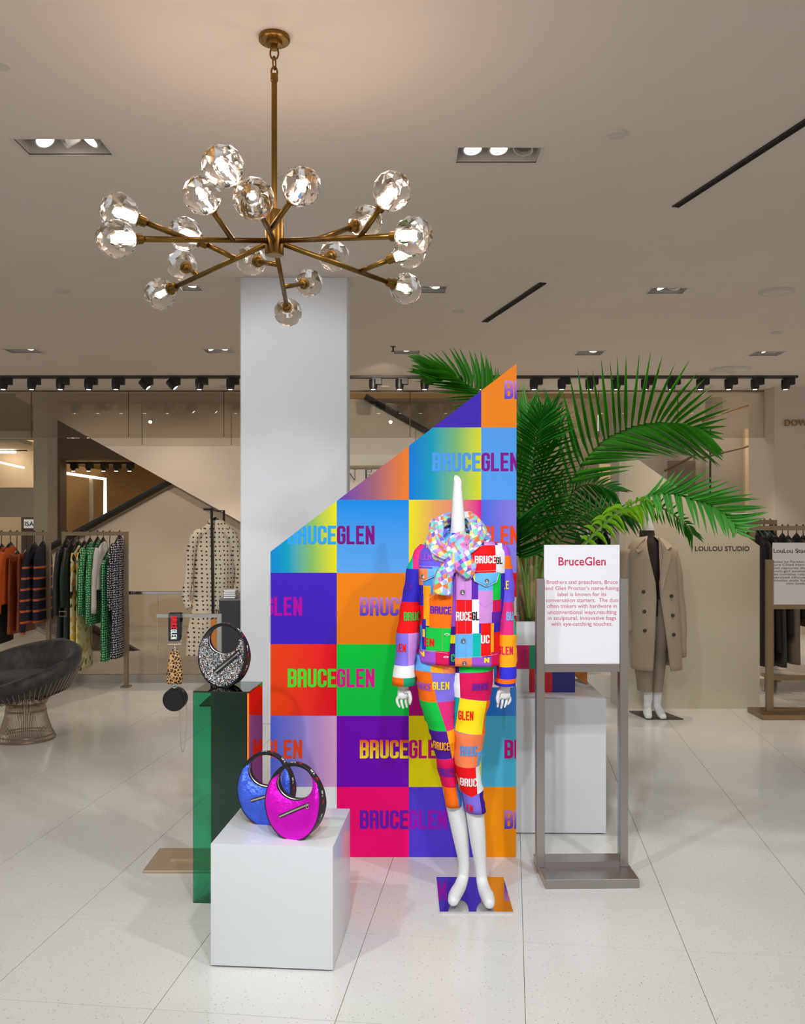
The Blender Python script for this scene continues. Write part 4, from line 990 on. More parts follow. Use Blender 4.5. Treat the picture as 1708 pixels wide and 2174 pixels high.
# inner top seen in the opening
me = MB().loft([ell(Q((xl_ + xr_) / 2, y), (xr_ - xl_) / 2 * MD / FPX * .90, ry * .90, 40, 2.3) for y, xl_, xr_, ry in interp([(1180, 888, 1070, .10)] + rows[4:] [:-1] + [(1405, 890, 1050, .105)], 0, 24)]).mesh('inner_top')
paint(me, patches([('deep', rc(940, 1330, 985, 1440)), ('yellow', rc(955, 1348, 972, 1366)), ('plum', rc(940, 1180, 985, 1330))]), ALL, 'deep')
it = put('inner_top', me, None, mq, smooth=True); wrap_word('lettering', 'CE', *q2(957, 1405), .016 * 2, .03, MATS['denim_green'], it, drop_on(bvh_of(it), 0.001))
# sleeves
def sleeve(path, pat, default, nm='sleeve'):
    rr = interp(path, 0, 30); rings = [ell(Vector((Q(cx_, y).x, dy, Q(0, y, 3.55).z)), r * MD / FPX, r * MD / FPX * 1.25, 28) for y, cx_, r, dy in rr]
    me = MB().loft(rings, cap0=True, cap1=False).mesh(nm); ruffle(me, 0.009, 13, path[0][1], (1, 1, .8)); ruffle(me, 0.004, 32, 2.0, (.6, .6, 1.2))
    paint(me, patches(pat, 3.56), ALL, default); o = put(nm, me, None, mq, smooth=True)
    s = o.modifiers.new('thickness', 'SOLIDIFY'); s.thickness = 0.003; s.offset = -1
    return o
sl = sleeve([(1158, 902, 10, 0), (1170, 893, 16, 0), (1212, 880, 20, 0), (1278, 872, 22, .005), (1344, 864, 23, 0), (1419, 858, 22, -.01), (1436, 858, 23, -.012), (1457, 858, 23.5, -.012)],
 [('teal', rc(840, 1150, 880, 1208)), ('pink', rc(876, 1150, 905, 1208)), ('indigo', rc(830, 1208, 910, 1278)), ('red', rc(830, 1278, 910, 1344)), ('lilac', rc(866, 1344, 910, 1413)), ('lav', rc(830, 1344, 866, 1413)), ('white', rc(830, 1413, 910, 1438)), ('orange', rc(830, 1438, 856, 1470)), ('jade', rc(856, 1438, 910, 1470))], 'indigo')
sr = sleeve([(1155, 1056, 10, 0), (1166, 1064, 15, 0), (1212, 1069, 19, 0), (1278, 1072, 20, .005), (1348, 1075, 20, 0), (1419, 1075, 20, -.01), (1440, 1073, 22, -.012), (1457, 1072, 22.5, -.012)],
 [('plum', rc(1040, 1140, 1100, 1182)), ('white', rc(1040, 1150, 1066, 1182)), ('orange', rc(1040, 1180, 1110, 1208)), ('violet', rc(1040, 1208, 1110, 1278)), ('pink', rc(1040, 1278, 1090, 1348)), ('jade', rc(1090, 1278, 1110, 1348)), ('amber', rc(1058, 1348, 1110, 1416)), ('deep', rc(1040, 1348, 1058, 1416)), ('cobalt', rc(1060, 1416, 1110, 1441)), ('crimson', rc(1040, 1416, 1060, 1441)), ('orange', rc(1040, 1441, 1110, 1450)), ('cobalt', rc(1040, 1450, 1110, 1470))], 'violet')
def on(o, d=3.5): return drop_on(bvh_of(o), 0.0014)
def word(o, s, px, py, wpx, cappx, m, d=3.5, f=None):
    x, z = q2(px, py, d); k2 = d / FPX; return wrap_word('lettering', s, x, z, wpx * k2, cappx * k2, m, o, f or on(o), 3)
D = lambda n: MATS['denim_' + n]
word(jk, 'EGLEN', 877, 1190, 40, 15, D('plum'), f=jf); word(jk, 'BRUCE', 1007, 1196, 47, 16, D('white'), f=jf); word(jk, 'GL', 1053, 1198, 16, 15, D('black'), f=jf)
word(jk, 'BRUCE', 913, 1303, 46, 16, D('purple'), f=jf); word(jk, 'RUCE', 967, 1317, 34, 19, D('white'), f=jf); word(jk, 'GL', 1001, 1316, 16, 18, D('black'), f=jf)
word(jk, 'EN', 901, 1373, 21, 17, D('red'), f=jf); word(jk, 'UC', 1020, 1366, 20, 18, D('white'), f=jf); word(jk, 'N', 890, 1396, 12, 11, D('yellow'), f=jf); word(jk, 'N', 1027, 1407, 12, 11, D('yellow'), f=jf)
word(sl, 'LEN', 856, 1253, 20, 15, D('purple'), 3.55); word(sl, 'BRUC', 857, 1318, 35, 18, D('green'), 3.55); word(sl, 'LEN', 838, 1384, 24, 17, D('red'), 3.55)
word(sr, 'GLE', 1059, 1251, 22, 18, D('yellow'), 3.55); word(sr, 'BU', 1075, 1318, 16, 18, D('sky'), 3.55); word(sr, 'GLEN', 1057, 1390, 32, 17, D('crimson'), 3.55)
# pocket flaps, buttons, seams
def flap(poly, split, ca, cb_):
    mb = MB(); fl = thing_part = None
    pts = [q2(x, y) for x, y in poly]; n = 10; xa_, xb_ = min(p[0] for p in pts), max(p[0] for p in pts)
    rowsf = []
    for i in range(n + 1):
        x = xa_ + (xb_ - xa_) * i / n; zs = []
        for k in range(len(pts)):
            (x1, z1_), (x2, z2_) = pts[k], pts[(k + 1) % len(pts)]
            if min(x1, x2) - 1e-9 <= x <= max(x1, x2) + 1e-9 and abs(x2 - x1) > 1e-9: zs.append(z1_ + (z2_ - z1_) * (x - x1) / (x2 - x1))
        if zs: rowsf.append((x, max(zs), min(zs)))
    R_ = []
    for x, zt2, zb2 in rowsf:
        r = [jf2(x, zt2 + (zb2 - zt2) * j / 4) for j in range(5)]
        if None in r: continue
        R_.append([p + Vector((0, -0.002 * j / 4, 0)) for j, p in enumerate(r)])
    mb.loft(R_, closed=False, cap0=False, cap1=False); me = mb.mesh('pocket_flap')
    sx, _ = q2(split, 0); paint(me, [([(-9, -9), (sx, -9), (sx, 9), (-9, 9)], ca), ([(sx, -9), (9, -9), (9, 9), (sx, 9)], cb_)], ALL, ca)
    o = put('pocket_flap', me, None, jk, smooth=True); s = o.modifiers.new('thickness', 'SOLIDIFY'); s.thickness = 0.0025; s.offset = 0
    MB().tube([p + Vector((0, -.0018, 0)) for p in ([r[-1] for r in R_])], 0.0008, 4).obj('stitching', D('white'), jk)
flap([(874, 1208), (926, 1208), (925, 1222), (899, 1234), (873, 1224)], 908, 'salmon', 'sky')
flap([(1000, 1217), (1060, 1215), (1058, 1234), (1032, 1245), (1001, 1231)], 1007, 'yellow', 'sky')
M_btn = mat('steel_button', C(150, 148, 150), 0.25, 1.0)
for x, y in ((898, 1224), (1032, 1233), (980.5, 1256), (982.5, 1359), (985, 1407)):
    p = jf2(*q2(x, y))
    if p: MB().lathe([(0.0085, 0), (0.0085, .002), (0.006, .004), (0.003, .003), (.0005, .004)], 14).xf(Matrix.Translation(p + Vector((0, -.001, 0))) @ Matrix.Rotation(pi / 2, 4, 'X')).obj('button', M_btn, jk, smooth=40)
for x, y in ((954, 1244), (951, 1295), (948, 1346), (946, 1394)):
    p = jf(*q2(x, y))
    if p: MB().tube([p + Vector((0.009 * cos(a), -.001, 0.0028 * sin(a))) for a in [2 * pi * k / 14 for k in range(14)]], 0.0012, 5, closed=True).obj('buttonhole', D('white'), jk)
def seam(pts, m):
    pp = []
    for (x1, y1), (x2, y2) in zip(pts, pts[1:]):
        for i in range(13):
            p = jf(*q2(x1 + (x2 - x1) * i / 12, y1 + (y2 - y1) * i / 12))
            if p: pp.append(p)
    if len(pp) > 3: MB().tube(pp, 0.00045, 4).obj('stitching', m, jk)
seam([(876, 1203), (930, 1203)], D('white')); seam([(996, 1213), (1053, 1211)], D('white')); seam([(941, 1262), (938, 1382)], D('salmon')); seam([(986, 1216), (988, 1396)], D('lilac'))
seam([(903, 1276), (922, 1262)], D('white')); seam([(1014, 1277), (1028, 1289), (1050, 1274)], D('lilac')); seam([(888, 1382), (955, 1386)], D('white')); seam([(970, 1397), (1058, 1391)], D('white')); seam([(957, 1215), (956, 1400)], D('salmon')); seam([(967, 1215), (971, 1414)], D('lilac'))
# trousers: one shell with two legs
def trouser_leg(path, nm):
    rr = interp(path, 0, 34); return [ell(Vector((Q((a + b) / 2, y).x, dy, Q(0, y, 3.53).z)), (b - a) / 2 * MD / FPX, ry, 32, 2.15) for y, a, b, ry, dy in rr]
LL = [(1395, 884, 976, .085, 0), (1430, 880, 976, .088, 0), (1470, 884, 974, .085, 0), (1500, 891, 970, .078, 0), (1550, 909, 968, .066, 0), (1610, 923, 966, .058, 0), (1650, 930, 968, .054, .005), (1690, 941, 975, .05, .012), (1722, 945, 981, .048, .015)]
RL = [(1395, 950, 1052, .088, 0), (1430, 950, 1047, .091, 0), (1470, 953, 1043, .088, 0), (1500, 957, 1037, .083, 0), (1550, 962, 1027, .072, -.01), (1610, 964, 1019, .060, -.02), (1640, 966, 1017, .058, -.02), (1690, 978, 1025, .054, -.015), (1732, 984, 1031, .05, -.012)]
tl = MB().loft(trouser_leg(LL, 0), cap0=True, cap1=False).mesh('trouser_leg'); tr = MB().loft(trouser_leg(RL, 0), cap0=True, cap1=False).mesh('trouser_leg')
ruffle(tl, .008, 14, 1.0, (1, 1, 1.6)); ruffle(tr, .008, 14, 5.0, (1, 1, 1.6)); ruffle(tl, .005, 30, 1.0, (.5, .5, 1.5)); ruffle(tr, .005, 30, 5.0, (.5, .5, 1.5))
paint(tl, patches([('sky', rc(870, 1380, 914, 1425)), ('amber', rc(914, 1380, 940, 1428)), ('salmon', rc(940, 1380, 970, 1432)), ('orange', [(870, 1424), (914, 1426), (927, 1490), (870, 1490)]), ('lav', [(914, 1426), (975, 1430), (975, 1488), (927, 1490)]), ('green', [(880, 1490), (927, 1490), (948, 1554), (900, 1554)]), ('pink', [(927, 1490), (975, 1488), (975, 1548), (948, 1554)]),
 ('deep', [(900, 1554), (948, 1554), (960, 1614), (905, 1616)]), ('amber', [(948, 1554), (975, 1548), (975, 1612), (960, 1614)]), ('crimson', [(905, 1616), (980, 1614), (980, 1677), (915, 1677)]), ('orange', [(915, 1677), (969, 1677), (978, 1735), (925, 1735)]), ('blue', [(969, 1672), (990, 1672), (995, 1735), (978, 1735)])], 3.53), ALL, 'lav')
paint(tr, patches([('deep', rc(945, 1380, 975, 1432)), ('green', rc(975, 1380, 1060, 1428)), ('white', [(945, 1432), (975, 1430), (977, 1483), (945, 1483)]), ('crimson', [(975, 1430), (1060, 1426), (1060, 1494), (977, 1483)]), ('teal', [(945, 1483), (976, 1483), (967, 1556), (945, 1556)]), ('yellow', [(976, 1483), (1034, 1491), (1024, 1563), (967, 1556)]), ('orange', [(1034, 1491), (1060, 1494), (1060, 1566), (1024, 1563)]),
 ('salmon', [(950, 1556), (1060, 1566), (1060, 1630), (1002, 1634), (950, 1632)]), ('sky', [(1016, 1600), (1040, 1600), (1040, 1634), (1014, 1632)]), ('red', [(950, 1632), (1010, 1632), (1014, 1690), (1002, 1696), (975, 1686), (950, 1680)]), ('white', [(1010, 1632), (1040, 1634), (1040, 1684), (1014, 1690)]), ('lav', [(960, 1686), (975, 1686), (1002, 1696), (1018, 1689), (1026, 1745), (960, 1745)]), ('deep', [(1018, 1689), (1045, 1680), (1045, 1745), (1026, 1745)])], 3.51), ALL, 'lav')
TLo = put('trouser_leg', tl, None, mq, smooth=True); TRo = put('trouser_leg', tr, None, mq, smooth=True)
for o in (TLo, TRo): s = o.modifiers.new('thickness', 'SOLIDIFY'); s.thickness = 0.003; s.offset = -1
word(TLo, 'RUCE', 886, 1466, 30, 16, D('plum'), 3.53); word(TLo, 'GLEN', 917, 1463, 36, 17, D('yellow'), 3.53); word(TLo, 'BRUCEG', 920, 1594, 42, 17, D('amber'), 3.53); word(TLo, 'BRUCE', 931, 1653, 34, 18, D('purple'), 3.53)
word(TRo, 'BRUCE', 1002, 1466, 38, 15, D('purple'), 3.51); word(TRo, 'GLEN', 973, 1530, 32, 20, D('red'), 3.51); word(TRo, 'BRUC', 977, 1607, 38, 21, D('blue'), 3.51); word(TRo, 'BRUC', 977, 1672, 36, 17, D('white'), 3.51); word(TRo, 'LEN', 985, 1730, 20, 17, D('red'), 3.51)
# scarf knotted round the neck
def scarf_mat():
    m, N, L, b = newmat('silk_patchwork'); tc = N.new('ShaderNodeTexCoord'); mp = N.new('ShaderNodeMapping'); mp.inputs['Rotation'].default_value = (0.3, 0.5, 0.7); mp.inputs['Scale'].default_value = (58, 58, 58)
    L.new(tc.outputs['Object'], mp.inputs[0]); v = N.new('ShaderNodeTexVoronoi'); v.distance = 'CHEBYCHEV'; v.inputs['Randomness'].default_value = 0.15; v.inputs['Scale'].default_value = 1.0; L.new(mp.outputs[0], v.inputs['Vector'])
    s = N.new('ShaderNodeSeparateColor'); L.new(v.outputs['Color'], s.inputs[0]); r = N.new('ShaderNodeValToRGB'); r.color_ramp.interpolation = 'CONSTANT'; e = r.color_ramp.elements
    cs = [C(120, 195, 235), C(190, 130, 220), C(245, 120, 60), C(240, 240, 245), C(120, 90, 215), C(250, 215, 110), C(110, 215, 180), C(235, 120, 180), C(170, 185, 240)]
    while len(e) < len(cs): e.new(0.5)
    for i, c in enumerate(cs): e[i].position = i / len(cs); e[i].color = c
    L.new(s.outputs[0], r.inputs['Fac']); L.new(r.outputs['Color'], b.inputs['Base Color']); b.inputs['Roughness'].default_value = 0.35; b.inputs['Sheen Weight'].default_value = 0.3; return m
M_scarf = scarf_mat()
sc_e = MB(); 
def band(pts, r, fl, nm, sd=0.0, up=None, n=26):
    pp = spline(pts, n); rr = r if isinstance(r, (int, float)) else [x[0] for x in interp([(v, i) for i, v in enumerate(r)], 0, n + 1)] if False else [r[min(len(r) - 1, int(i / n * (len(r) - 1)))] * (1 - (i / n * (len(r) - 1)) % 1) + r[min(len(r) - 1, int(i / n * (len(r) - 1)) + 1)] * ((i / n * (len(r) - 1)) % 1) for i in range(n + 1)]
    me = MB().tube(pp, rr, 30, flat=fl, up=up).mesh(nm)
    for i, p in enumerate(pp):          # lengthwise folds of gathered silk
        for k in range(30):
            v = me.vertices[i * 30 + k]; v.co = p + (v.co - p) * (1 + .26 * cos(5 * 2 * pi * k / 30 + sd + i * .07) + .10 * cos(9 * 2 * pi * k / 30 - i * .11))
    ruffle(me, 0.007, 26, sd, (1, 1, .5)); return put(nm, me, M_scarf, mq, smooth=True)
F_ = lambda x, y, dy: Q(x, y) + Vector((0, dy, 0))
band([F_(957, 1178, -.11), F_(932, 1160, -.085), F_(926, 1130, -.04), F_(936, 1106, .02), F_(970, 1100, .06), F_(1000, 1104, .02), F_(1012, 1124, -.04), F_(1000, 1150, -.085), F_(968, 1176, -.115)], [.022, .026, .024, .022, .02, .024, .028, .024, .018], (1.0, 1.0), 'scarf_loop', 1.0, n=40)
band([F_(950, 1185, -.10), F_(924, 1172, -.08), F_(916, 1148, -.03), F_(930, 1130, .04), F_(972, 1126, .07), F_(1014, 1130, .03), F_(1024, 1146, -.03), F_(1008, 1160, -.075)], [.016, .022, .02, .018, .018, .02, .024, .016], (1.0, 1.0), 'scarf_loop', 4.0, n=40)
band([F_(958, 1150, -.115), F_(966, 1172, -.128), F_(962, 1192, -.125), F_(950, 1204, -.12)], [.016, .024, .022, .014], (.6, 1.3), 'scarf_knot', 7.0)
band([F_(948, 1166, -.10), F_(960, 1152, -.115), F_(974, 1146, -.118), F_(990, 1150, -.11)], [.014, .022, .024, .016], (.8, 1.2), 'scarf_knot', 6.0)
band([F_(962, 1150, -.115), F_(976, 1178, -.135), F_(984, 1200, -.135), F_(989, 1224, -.13)], [.014, .026, .03, .010], (.35, 1.2), 'scarf_tail', 8.0, up=(0, 1, 0))
band([F_(955, 1186, -.125), F_(946, 1205, -.135), F_(937, 1230, -.135), F_(932, 1257, -.13)], [.014, .022, .024, .026], (.35, 1.1), 'scarf_tail', 9.0, up=(0, 1, 0))
rings = [ell(Q((a + b) / 2, y), (b - a) / 2 * MD / FPX, ry, 48, 2.2, -.1 + .55, -.1 + 2 * pi - .55, closed=False) for y, a, b, ry in ((1126, 944, 1004, .060), (1122, 938, 1010, .070), (1130, 926, 1024, .084), (1144, 912, 1044, .100))]
co = MB().loft(rings, closed=False, cap0=False, cap1=False).mesh('collar'); paint(co, patches([('sky', rc(985, 1100, 1060, 1200)), ('violet', rc(900, 1100, 950, 1200))]), ALL, 'sky')
co = put('collar', co, None, mq, smooth=True); s_ = co.modifiers.new('thickness', 'SOLIDIFY'); s_.thickness = .003

# ---------------------------------------------------------------- second display: plain angled panel and coat mannequin
LD = FD(1505)
lp = thing('backdrop_panel', 'plain beige angled backdrop panel with small dark studio name', 'panel', (P(1325, 0, LD).x, LD, 0))
lx = lambda px: (px - 1325) * LD / FPX; lz = lambda py: (1505 - py) * LD / FPX
M_beige = mat('beige_panel', C(206, 196, 174), 0.6, var=0.01)
MB().prism([(0, 0, 0), (lx(1612), 0, 0), (lx(1612), 0, lz(1159)), (0, 0, lz(955))], (0, 0.04, 0)).obj('panel_board', M_beige, lp)
MB().box(-0.042, -0.001, 0.0, 0.3, 0, lz(965)).obj('side_return', mat('beige_side', C(196, 190, 178), 0.6), lp)
text('lettering', 'LOULOU STUDIO', M_black, lp, (lx(1532), -0.003, lz(1169.5)), 0.036, 115 * LD / FPX, bold=0.008)
M_coat = mat('taupe_wool', C(168, 152, 132), 0.9, var=0.12, vscale=220, bump=0.2, bscale=300)
M_coat2 = mat('taupe_lapel', C(176, 160, 140), 0.9, var=0.1, vscale=220)
M_tro = mat('taupe_trousers', C(140, 126, 110), 0.85, var=0.06, vscale=60)
M_knit = mat('dark_brown_knit', C(52, 42, 38), 0.9, var=0.1, vscale=120)
D2 = FD(1524); X2 = P(1385, 0, D2).x
m2 = thing('mannequin', 'white mannequin in a long taupe wool coat and dark roll neck', 'mannequin', (X2, D2, 0))
def R2(px, py, dy=0.0): p = P(px, py, D2); return Vector((p.x - X2, p.y - D2 + dy, p.z))
k2 = D2 / FPX
fa, fb = FD(1528) - D2, FD(1511) - D2
MB().prism([(R2(1369, 0).x, fa, 0), (R2(1444, 0).x, fa, 0), (R2(1421, 0).x, fb, 0), (R2(1350, 0).x, fb, 0)], (0, 0, 0.008)).obj('base_plate', mat('dark_plate', C(74, 72, 66), 0.35, 0.6), m2)
V, E, add = figure(m2, R2, M_man)
pel = add(R2(1386, 1330), (.09, .06)); ch2 = add(R2(1384, 1220), (.10, .06), pel); nk2 = add(R2(1378, 1150), (.06, .05), ch2); a_ = add(R2(1375, 1120), (.045, .045), nk2); b_ = add(R2(1374, 1095), (.033, .033), a_); add(R2(1373, 1070), (.02, .02), b_)
for s, pts in ((-1, [(1372, 1400, .04), (1374, 1450, .035), (1377, 1480, .036), (1376, 1500, .03), (1372, 1512, .036), (1371, 1519, .026)]), (1, [(1396, 1400, .04), (1396, 1450, .035), (1396, 1480, .036), (1396, 1500, .03), (1400, 1514, .036), (1403, 1522, .026)])):
    pv = pel
    for i, (x, y, r) in enumerate(pts): pv = add(R2(x, y, (0, 0, .02, .03, -.02, -.08)[i]), r, pv)
b2 = skin_body('body', V, E, M_man, m2)
for v in b2.data.vertices:
    if v.co.z < .06: v.co.z = max(v.co.z, .009)
def shell(nm, rows, m, parent, gap=None, ctr=0.0, seg=48, ex=2.3, amp=.01, sc=5, cap=False):
    rings = []
    for r in interp(rows, 0, 30):
        y, a, b, ry = r[:4]; g = (gap(y) if gap else 0)
        rings.append(ell(R2((a + b) / 2, y), (b - a) / 2 * k2, ry, seg, ex, ctr + g, ctr + 2 * pi - g, closed=not gap))
    me = MB().loft(rings, closed=not gap, cap0=cap, cap1=False).mesh(nm); ruffle(me, amp, sc, 2.0, (1, 1, .5)); o = put(nm, me, m, parent, smooth=True)
    if gap: s = o.modifiers.new('thickness', 'SOLIDIFY'); s.thickness = .008; s.offset = -1
    return o
shell('roll_neck', [(1126, 1357, 1387, .06), (1140, 1357, 1390, .065), (1152, 1352, 1398, .09), (1200, 1345, 1420, .11), (1305, 1345, 1425, .115)], M_knit, m2, seg=32)
shell('trouser_leg', [(1270, 1345, 1396, .13), (1330, 1345, 1394, .13), (1400, 1346, 1387, .11), (1466, 1355, 1383, .08)], M_tro, m2, seg=28); shell('trouser_leg', [(1270, 1378, 1430, .135), (1330, 1377, 1422, .135), (1380, 1377, 1414, .12), (1466, 1381, 1403, .08)], M_tro, m2, seg=28)
coat = shell('coat', [(1137, 1360, 1392, .07), (1146, 1345, 1412, .10), (1156, 1336, 1424, .13), (1175, 1330, 1432, .15), (1250, 1333, 1436, .165), (1330, 1337, 1441, .17), (1418, 1340, 1446, .17)], M_coat, m2, gap=lambda y: max(.05, .32 * (1250 - y) / 100 if y < 1250 else .05 + .25 * (y - 1265) / 150 if y > 1265 else .05), ctr=-0.02)
cbv = bvh_of(coat)
def cdrop(x, y, off=.006):
    p = R2(x, y); h = cbv.ray_cast(Vector((p.x, -1, p.z)), Vector((0, 1, 0))); return None if h[0] is None else h[0] + Vector((0, -off, 0))
def lapel(poly):
    pts = [cdrop(*p) or R2(*p, -.13) for p in poly]
    o = MB().prism([p + Vector((0, -.012, 0)) for p in pts], (0, -.008, 0)).obj('lapel', M_coat2, m2)
lapel([(1362, 1142), (1340, 1164), (1354, 1165), (1344, 1172), (1383, 1256), (1385, 1240)]); lapel([(1390, 1140), (1418, 1158), (1404, 1166), (1414, 1172), (1389, 1258), (1387, 1240)])
for s, p in ((-1, [(1165, 1333, 15), (1250, 1330, 15), (1300, 1332, 15), (1340, 1334, 14)]), (1, [(1160, 1425, 14), (1250, 1436, 16), (1330, 1442, 16), (1395, 1446, 12)])):
    me = MB().loft([ell(R2(x, y, .02), r * k2, r * k2 * 1.3, 20) for y, x, r in interp(p, 0, 16)]).mesh('coat_sleeve'); ruffle(me, .01, 8); put('coat_sleeve', me, M_coat, m2, smooth=True)
M_cbtn = mat('brown_button', C(58, 40, 30), 0.4)
for x, y in ((1354, 1253), (1356, 1294), (1357, 1334), (1412, 1262), (1414.5, 1302), (1416.5, 1342)):
    p = cdrop(x, y, .004) or R2(x, y, -.17); MB().lathe([(.014, 0), (.014, .005), (.010, .008), (.001, .007)], 14).xf(Matrix.Translation(p) @ Matrix.Rotation(pi / 2, 4, 'X')).obj('button', M_cbtn, m2, smooth=40)

# ---------------------------------------------------------------- second sign stand at the right edge
D3 = FD(1526); k3 = D3 / FPX; z3 = lambda py: CAMH - (py - HY) * (D3 + .1) / FPX
x0 = P(1640, 0, D3).x
lines2 = [('Founded by Parisian street style', 1194.5, 130), ('fixture Chlo\u00e9 Harrouche, the', 1201, 122), ('brand captures that coveted', 1207.7, 124), ('French-girl aesthetic.  Every', 1214.4, 124), ('pieces combine relaxed, slightly', 1221, 130), ('oversized silhouettes with', 1227.5, 112), ('minimalist style for effortless', 1234, 126), ('chic looks.', 1240.5, 46)]
s2 = stand('bronze sign stand with a white studio board at the right edge', (P(1612, 0, D3).x, D3 - .05, 0), P(1800, 0, D3).x - P(1612, 0, D3).x, 0.30, M_bronze, 0.0,
      (P(1637, 0, D3 + .1).x - P(1612, 0, D3).x, P(1790, 0, D3 + .1).x - P(1612, 0, D3).x, z3(1283), z3(1152)), z3(1188), 0.12,
      'LouLou Studio', (z3(1173.5), 9 * k3, 4.6 * k3), 82 * k3, [(s, z3(y), w2 * k3) for s, y, w2 in lines2], 0, mat('dark_ink', C(60, 52, 50), 0.6), mat('grey_ink', C(110, 100, 95), 0.6), pw=0.05)
for c in s2.children:
    if c.name.startswith(('heading',)): c.location.x = P(1679, 0, D3 + .1).x - P(1612, 0, D3).x
    if c.name.startswith('text_line'): c.location.x = P(1688, 0, D3 + .1).x - P(1612, 0, D3).x

# ---------------------------------------------------------------- planter and palm
pd = (CAMH - 0.64) * FPX / (1470 - HY); kp = pd / FPX
pl_ = thing('planter', 'square white planter with red, green, pink and blue squares on the tall plinth', 'planter', (P(1220, 0, pd).x - 0.56, pd, 0.64))
hP = (1470 - 1320) * kp; wP = 0.56
mb = MB(); o_, i_ = [(0, 0), (wP, 0), (wP, .34), (0, .34)], [(.02, .02), (wP - .02, .02), (wP - .02, .32), (.02, .32)]
mb.loft([[Vector((*p, 0)) for p in o_], [Vector((*p, hP)) for p in o_], [Vector((*p, hP)) for p in i_], [Vector((*p, hP - .05)) for p in i_]]); mb.obj('pot', mat('planter_white', C(226, 226, 226), 0.5, var=.01), pl_)
MB().box(.02, wP - .02, .02, .32, hP - .06, hP - .045).obj('soil', mat('soil', C(62, 46, 34), 0.95, var=.3, vscale=60, bump=1, bscale=80), pl_)
cw = 48.5 * kp; chh = 50 * kp; cols = [[None, 'jade', 'purple', 'crimson', 'jade2', 'amber'], ['amber', 'teal', 'cobalt', None, 'red2', 'navy']]
PC = {'jade': (20, 150, 100), 'jade2': (0, 135, 90), 'purple': (100, 30, 170), 'crimson': (205, 0, 90), 'amber': (245, 160, 20), 'teal': (0, 160, 170), 'cobalt': (52, 48, 205), 'red2': (190, 5, 25), 'navy': (38, 28, 120)}
for r, row in enumerate(cols):
    for c, kx in enumerate(row):
        if not kx: continue
        xa = wP - cw * (6 - c); xa0 = max(0, xa)
        MB().box(xa0, xa + cw, -.0012, -.0002, chh * (1 - r), chh * (2 - r)).obj('colour_square', mat('planter_' + kx, C(*PC[kx]), .45), pl_)
br = thing('leaning_panel', 'cognac brown panel leaning behind the palm stems on the plinth', 'panel', (P(1235, 0, 4.74).x, 4.86, 0.64))
lb = lambda x, y, d: P(x, y, d) - Vector(br.location)
MB().prism([lb(1246, 1455, 4.70), lb(1246, 1380, 4.86), lb(1175, 1165, 4.92), lb(1100, 1165, 4.92), lb(1100, 1380, 4.92), lb(1212, 1430, 4.84)], (0.004, .02, 0)).obj('panel_board', mat('cognac', C(168, 96, 36), 0.5, var=.08, vscale=6), br)
PD = pd + .17; base = P(1128, 1318, PD)
palm = thing('palm', 'tall green areca palm with arching feathery leaves in the square planter', 'plant', Vector((base.x, base.y, 0.64 + hP - .045)))
def leafmat(nm, *c):
    m = mat('leaf_' + nm, C(*c), 0.42, spec=.5, var=.18, vscale=14, coat=.1); N = m.node_tree.nodes; L = m.node_tree.links; b = N['Principled BSDF']
    t = N.new('ShaderNodeBsdfTranslucent'); t.inputs[0].default_value = C(*[min(255, int(x * 1.25)) for x in c]); x = N.new('ShaderNodeMixShader'); x.inputs[0].default_value = .35
    L.new(b.outputs[0], x.inputs[1]); L.new(t.outputs[0], x.inputs[2]); L.new(x.outputs[0], N['Material Output'].inputs['Surface']); return m
ML = {'mid': leafmat('mid', 66, 150, 34), 'dark': leafmat('dark', 46, 128, 36), 'pale': leafmat('pale', 100, 180, 84), 'yel': leafmat('yel', 140, 190, 40), 'blue': leafmat('blue', 62, 142, 84)}
M_stem = mat('palm_stem', C(104, 136, 52), 0.5, var=.2, vscale=12); M_sheath = mat('palm_sheath', C(140, 120, 78), 0.7, var=.25, vscale=20)
def leaflet_mesh(droop):
    """unit blade along +X, folded along the midrib, tip drooping to -Z"""
    mb = MB(); rows = []
    for i in range(7):
        t = i / 6; w_ = 0.5 * (0.35 + 0.65 * min(1, t / .18)) * (1 - max(0, (t - .35) / .65) ** 1.5) + .015
        x = t - .25 * droop * t * t; z = -droop * t * t * .75
        rows.append([Vector((x, -w_, z + w_ * .35)), Vector((x, 0, z)), Vector((x, w_, z + w_ * .35))])
    mb.loft(rows, closed=False, cap0=False, cap1=False); return mb
LM = {}
for kx in ML:
    for di, dr in enumerate((0.04, 0.28, 0.6)):
        me = leaflet_mesh(dr).mesh('leaflet'); me.materials.append(ML[kx]); me.polygons.foreach_set('use_smooth', [True] * len(me.polygons)); LM[kx, di] = me
rp = random.Random(11); NLEAF = 0
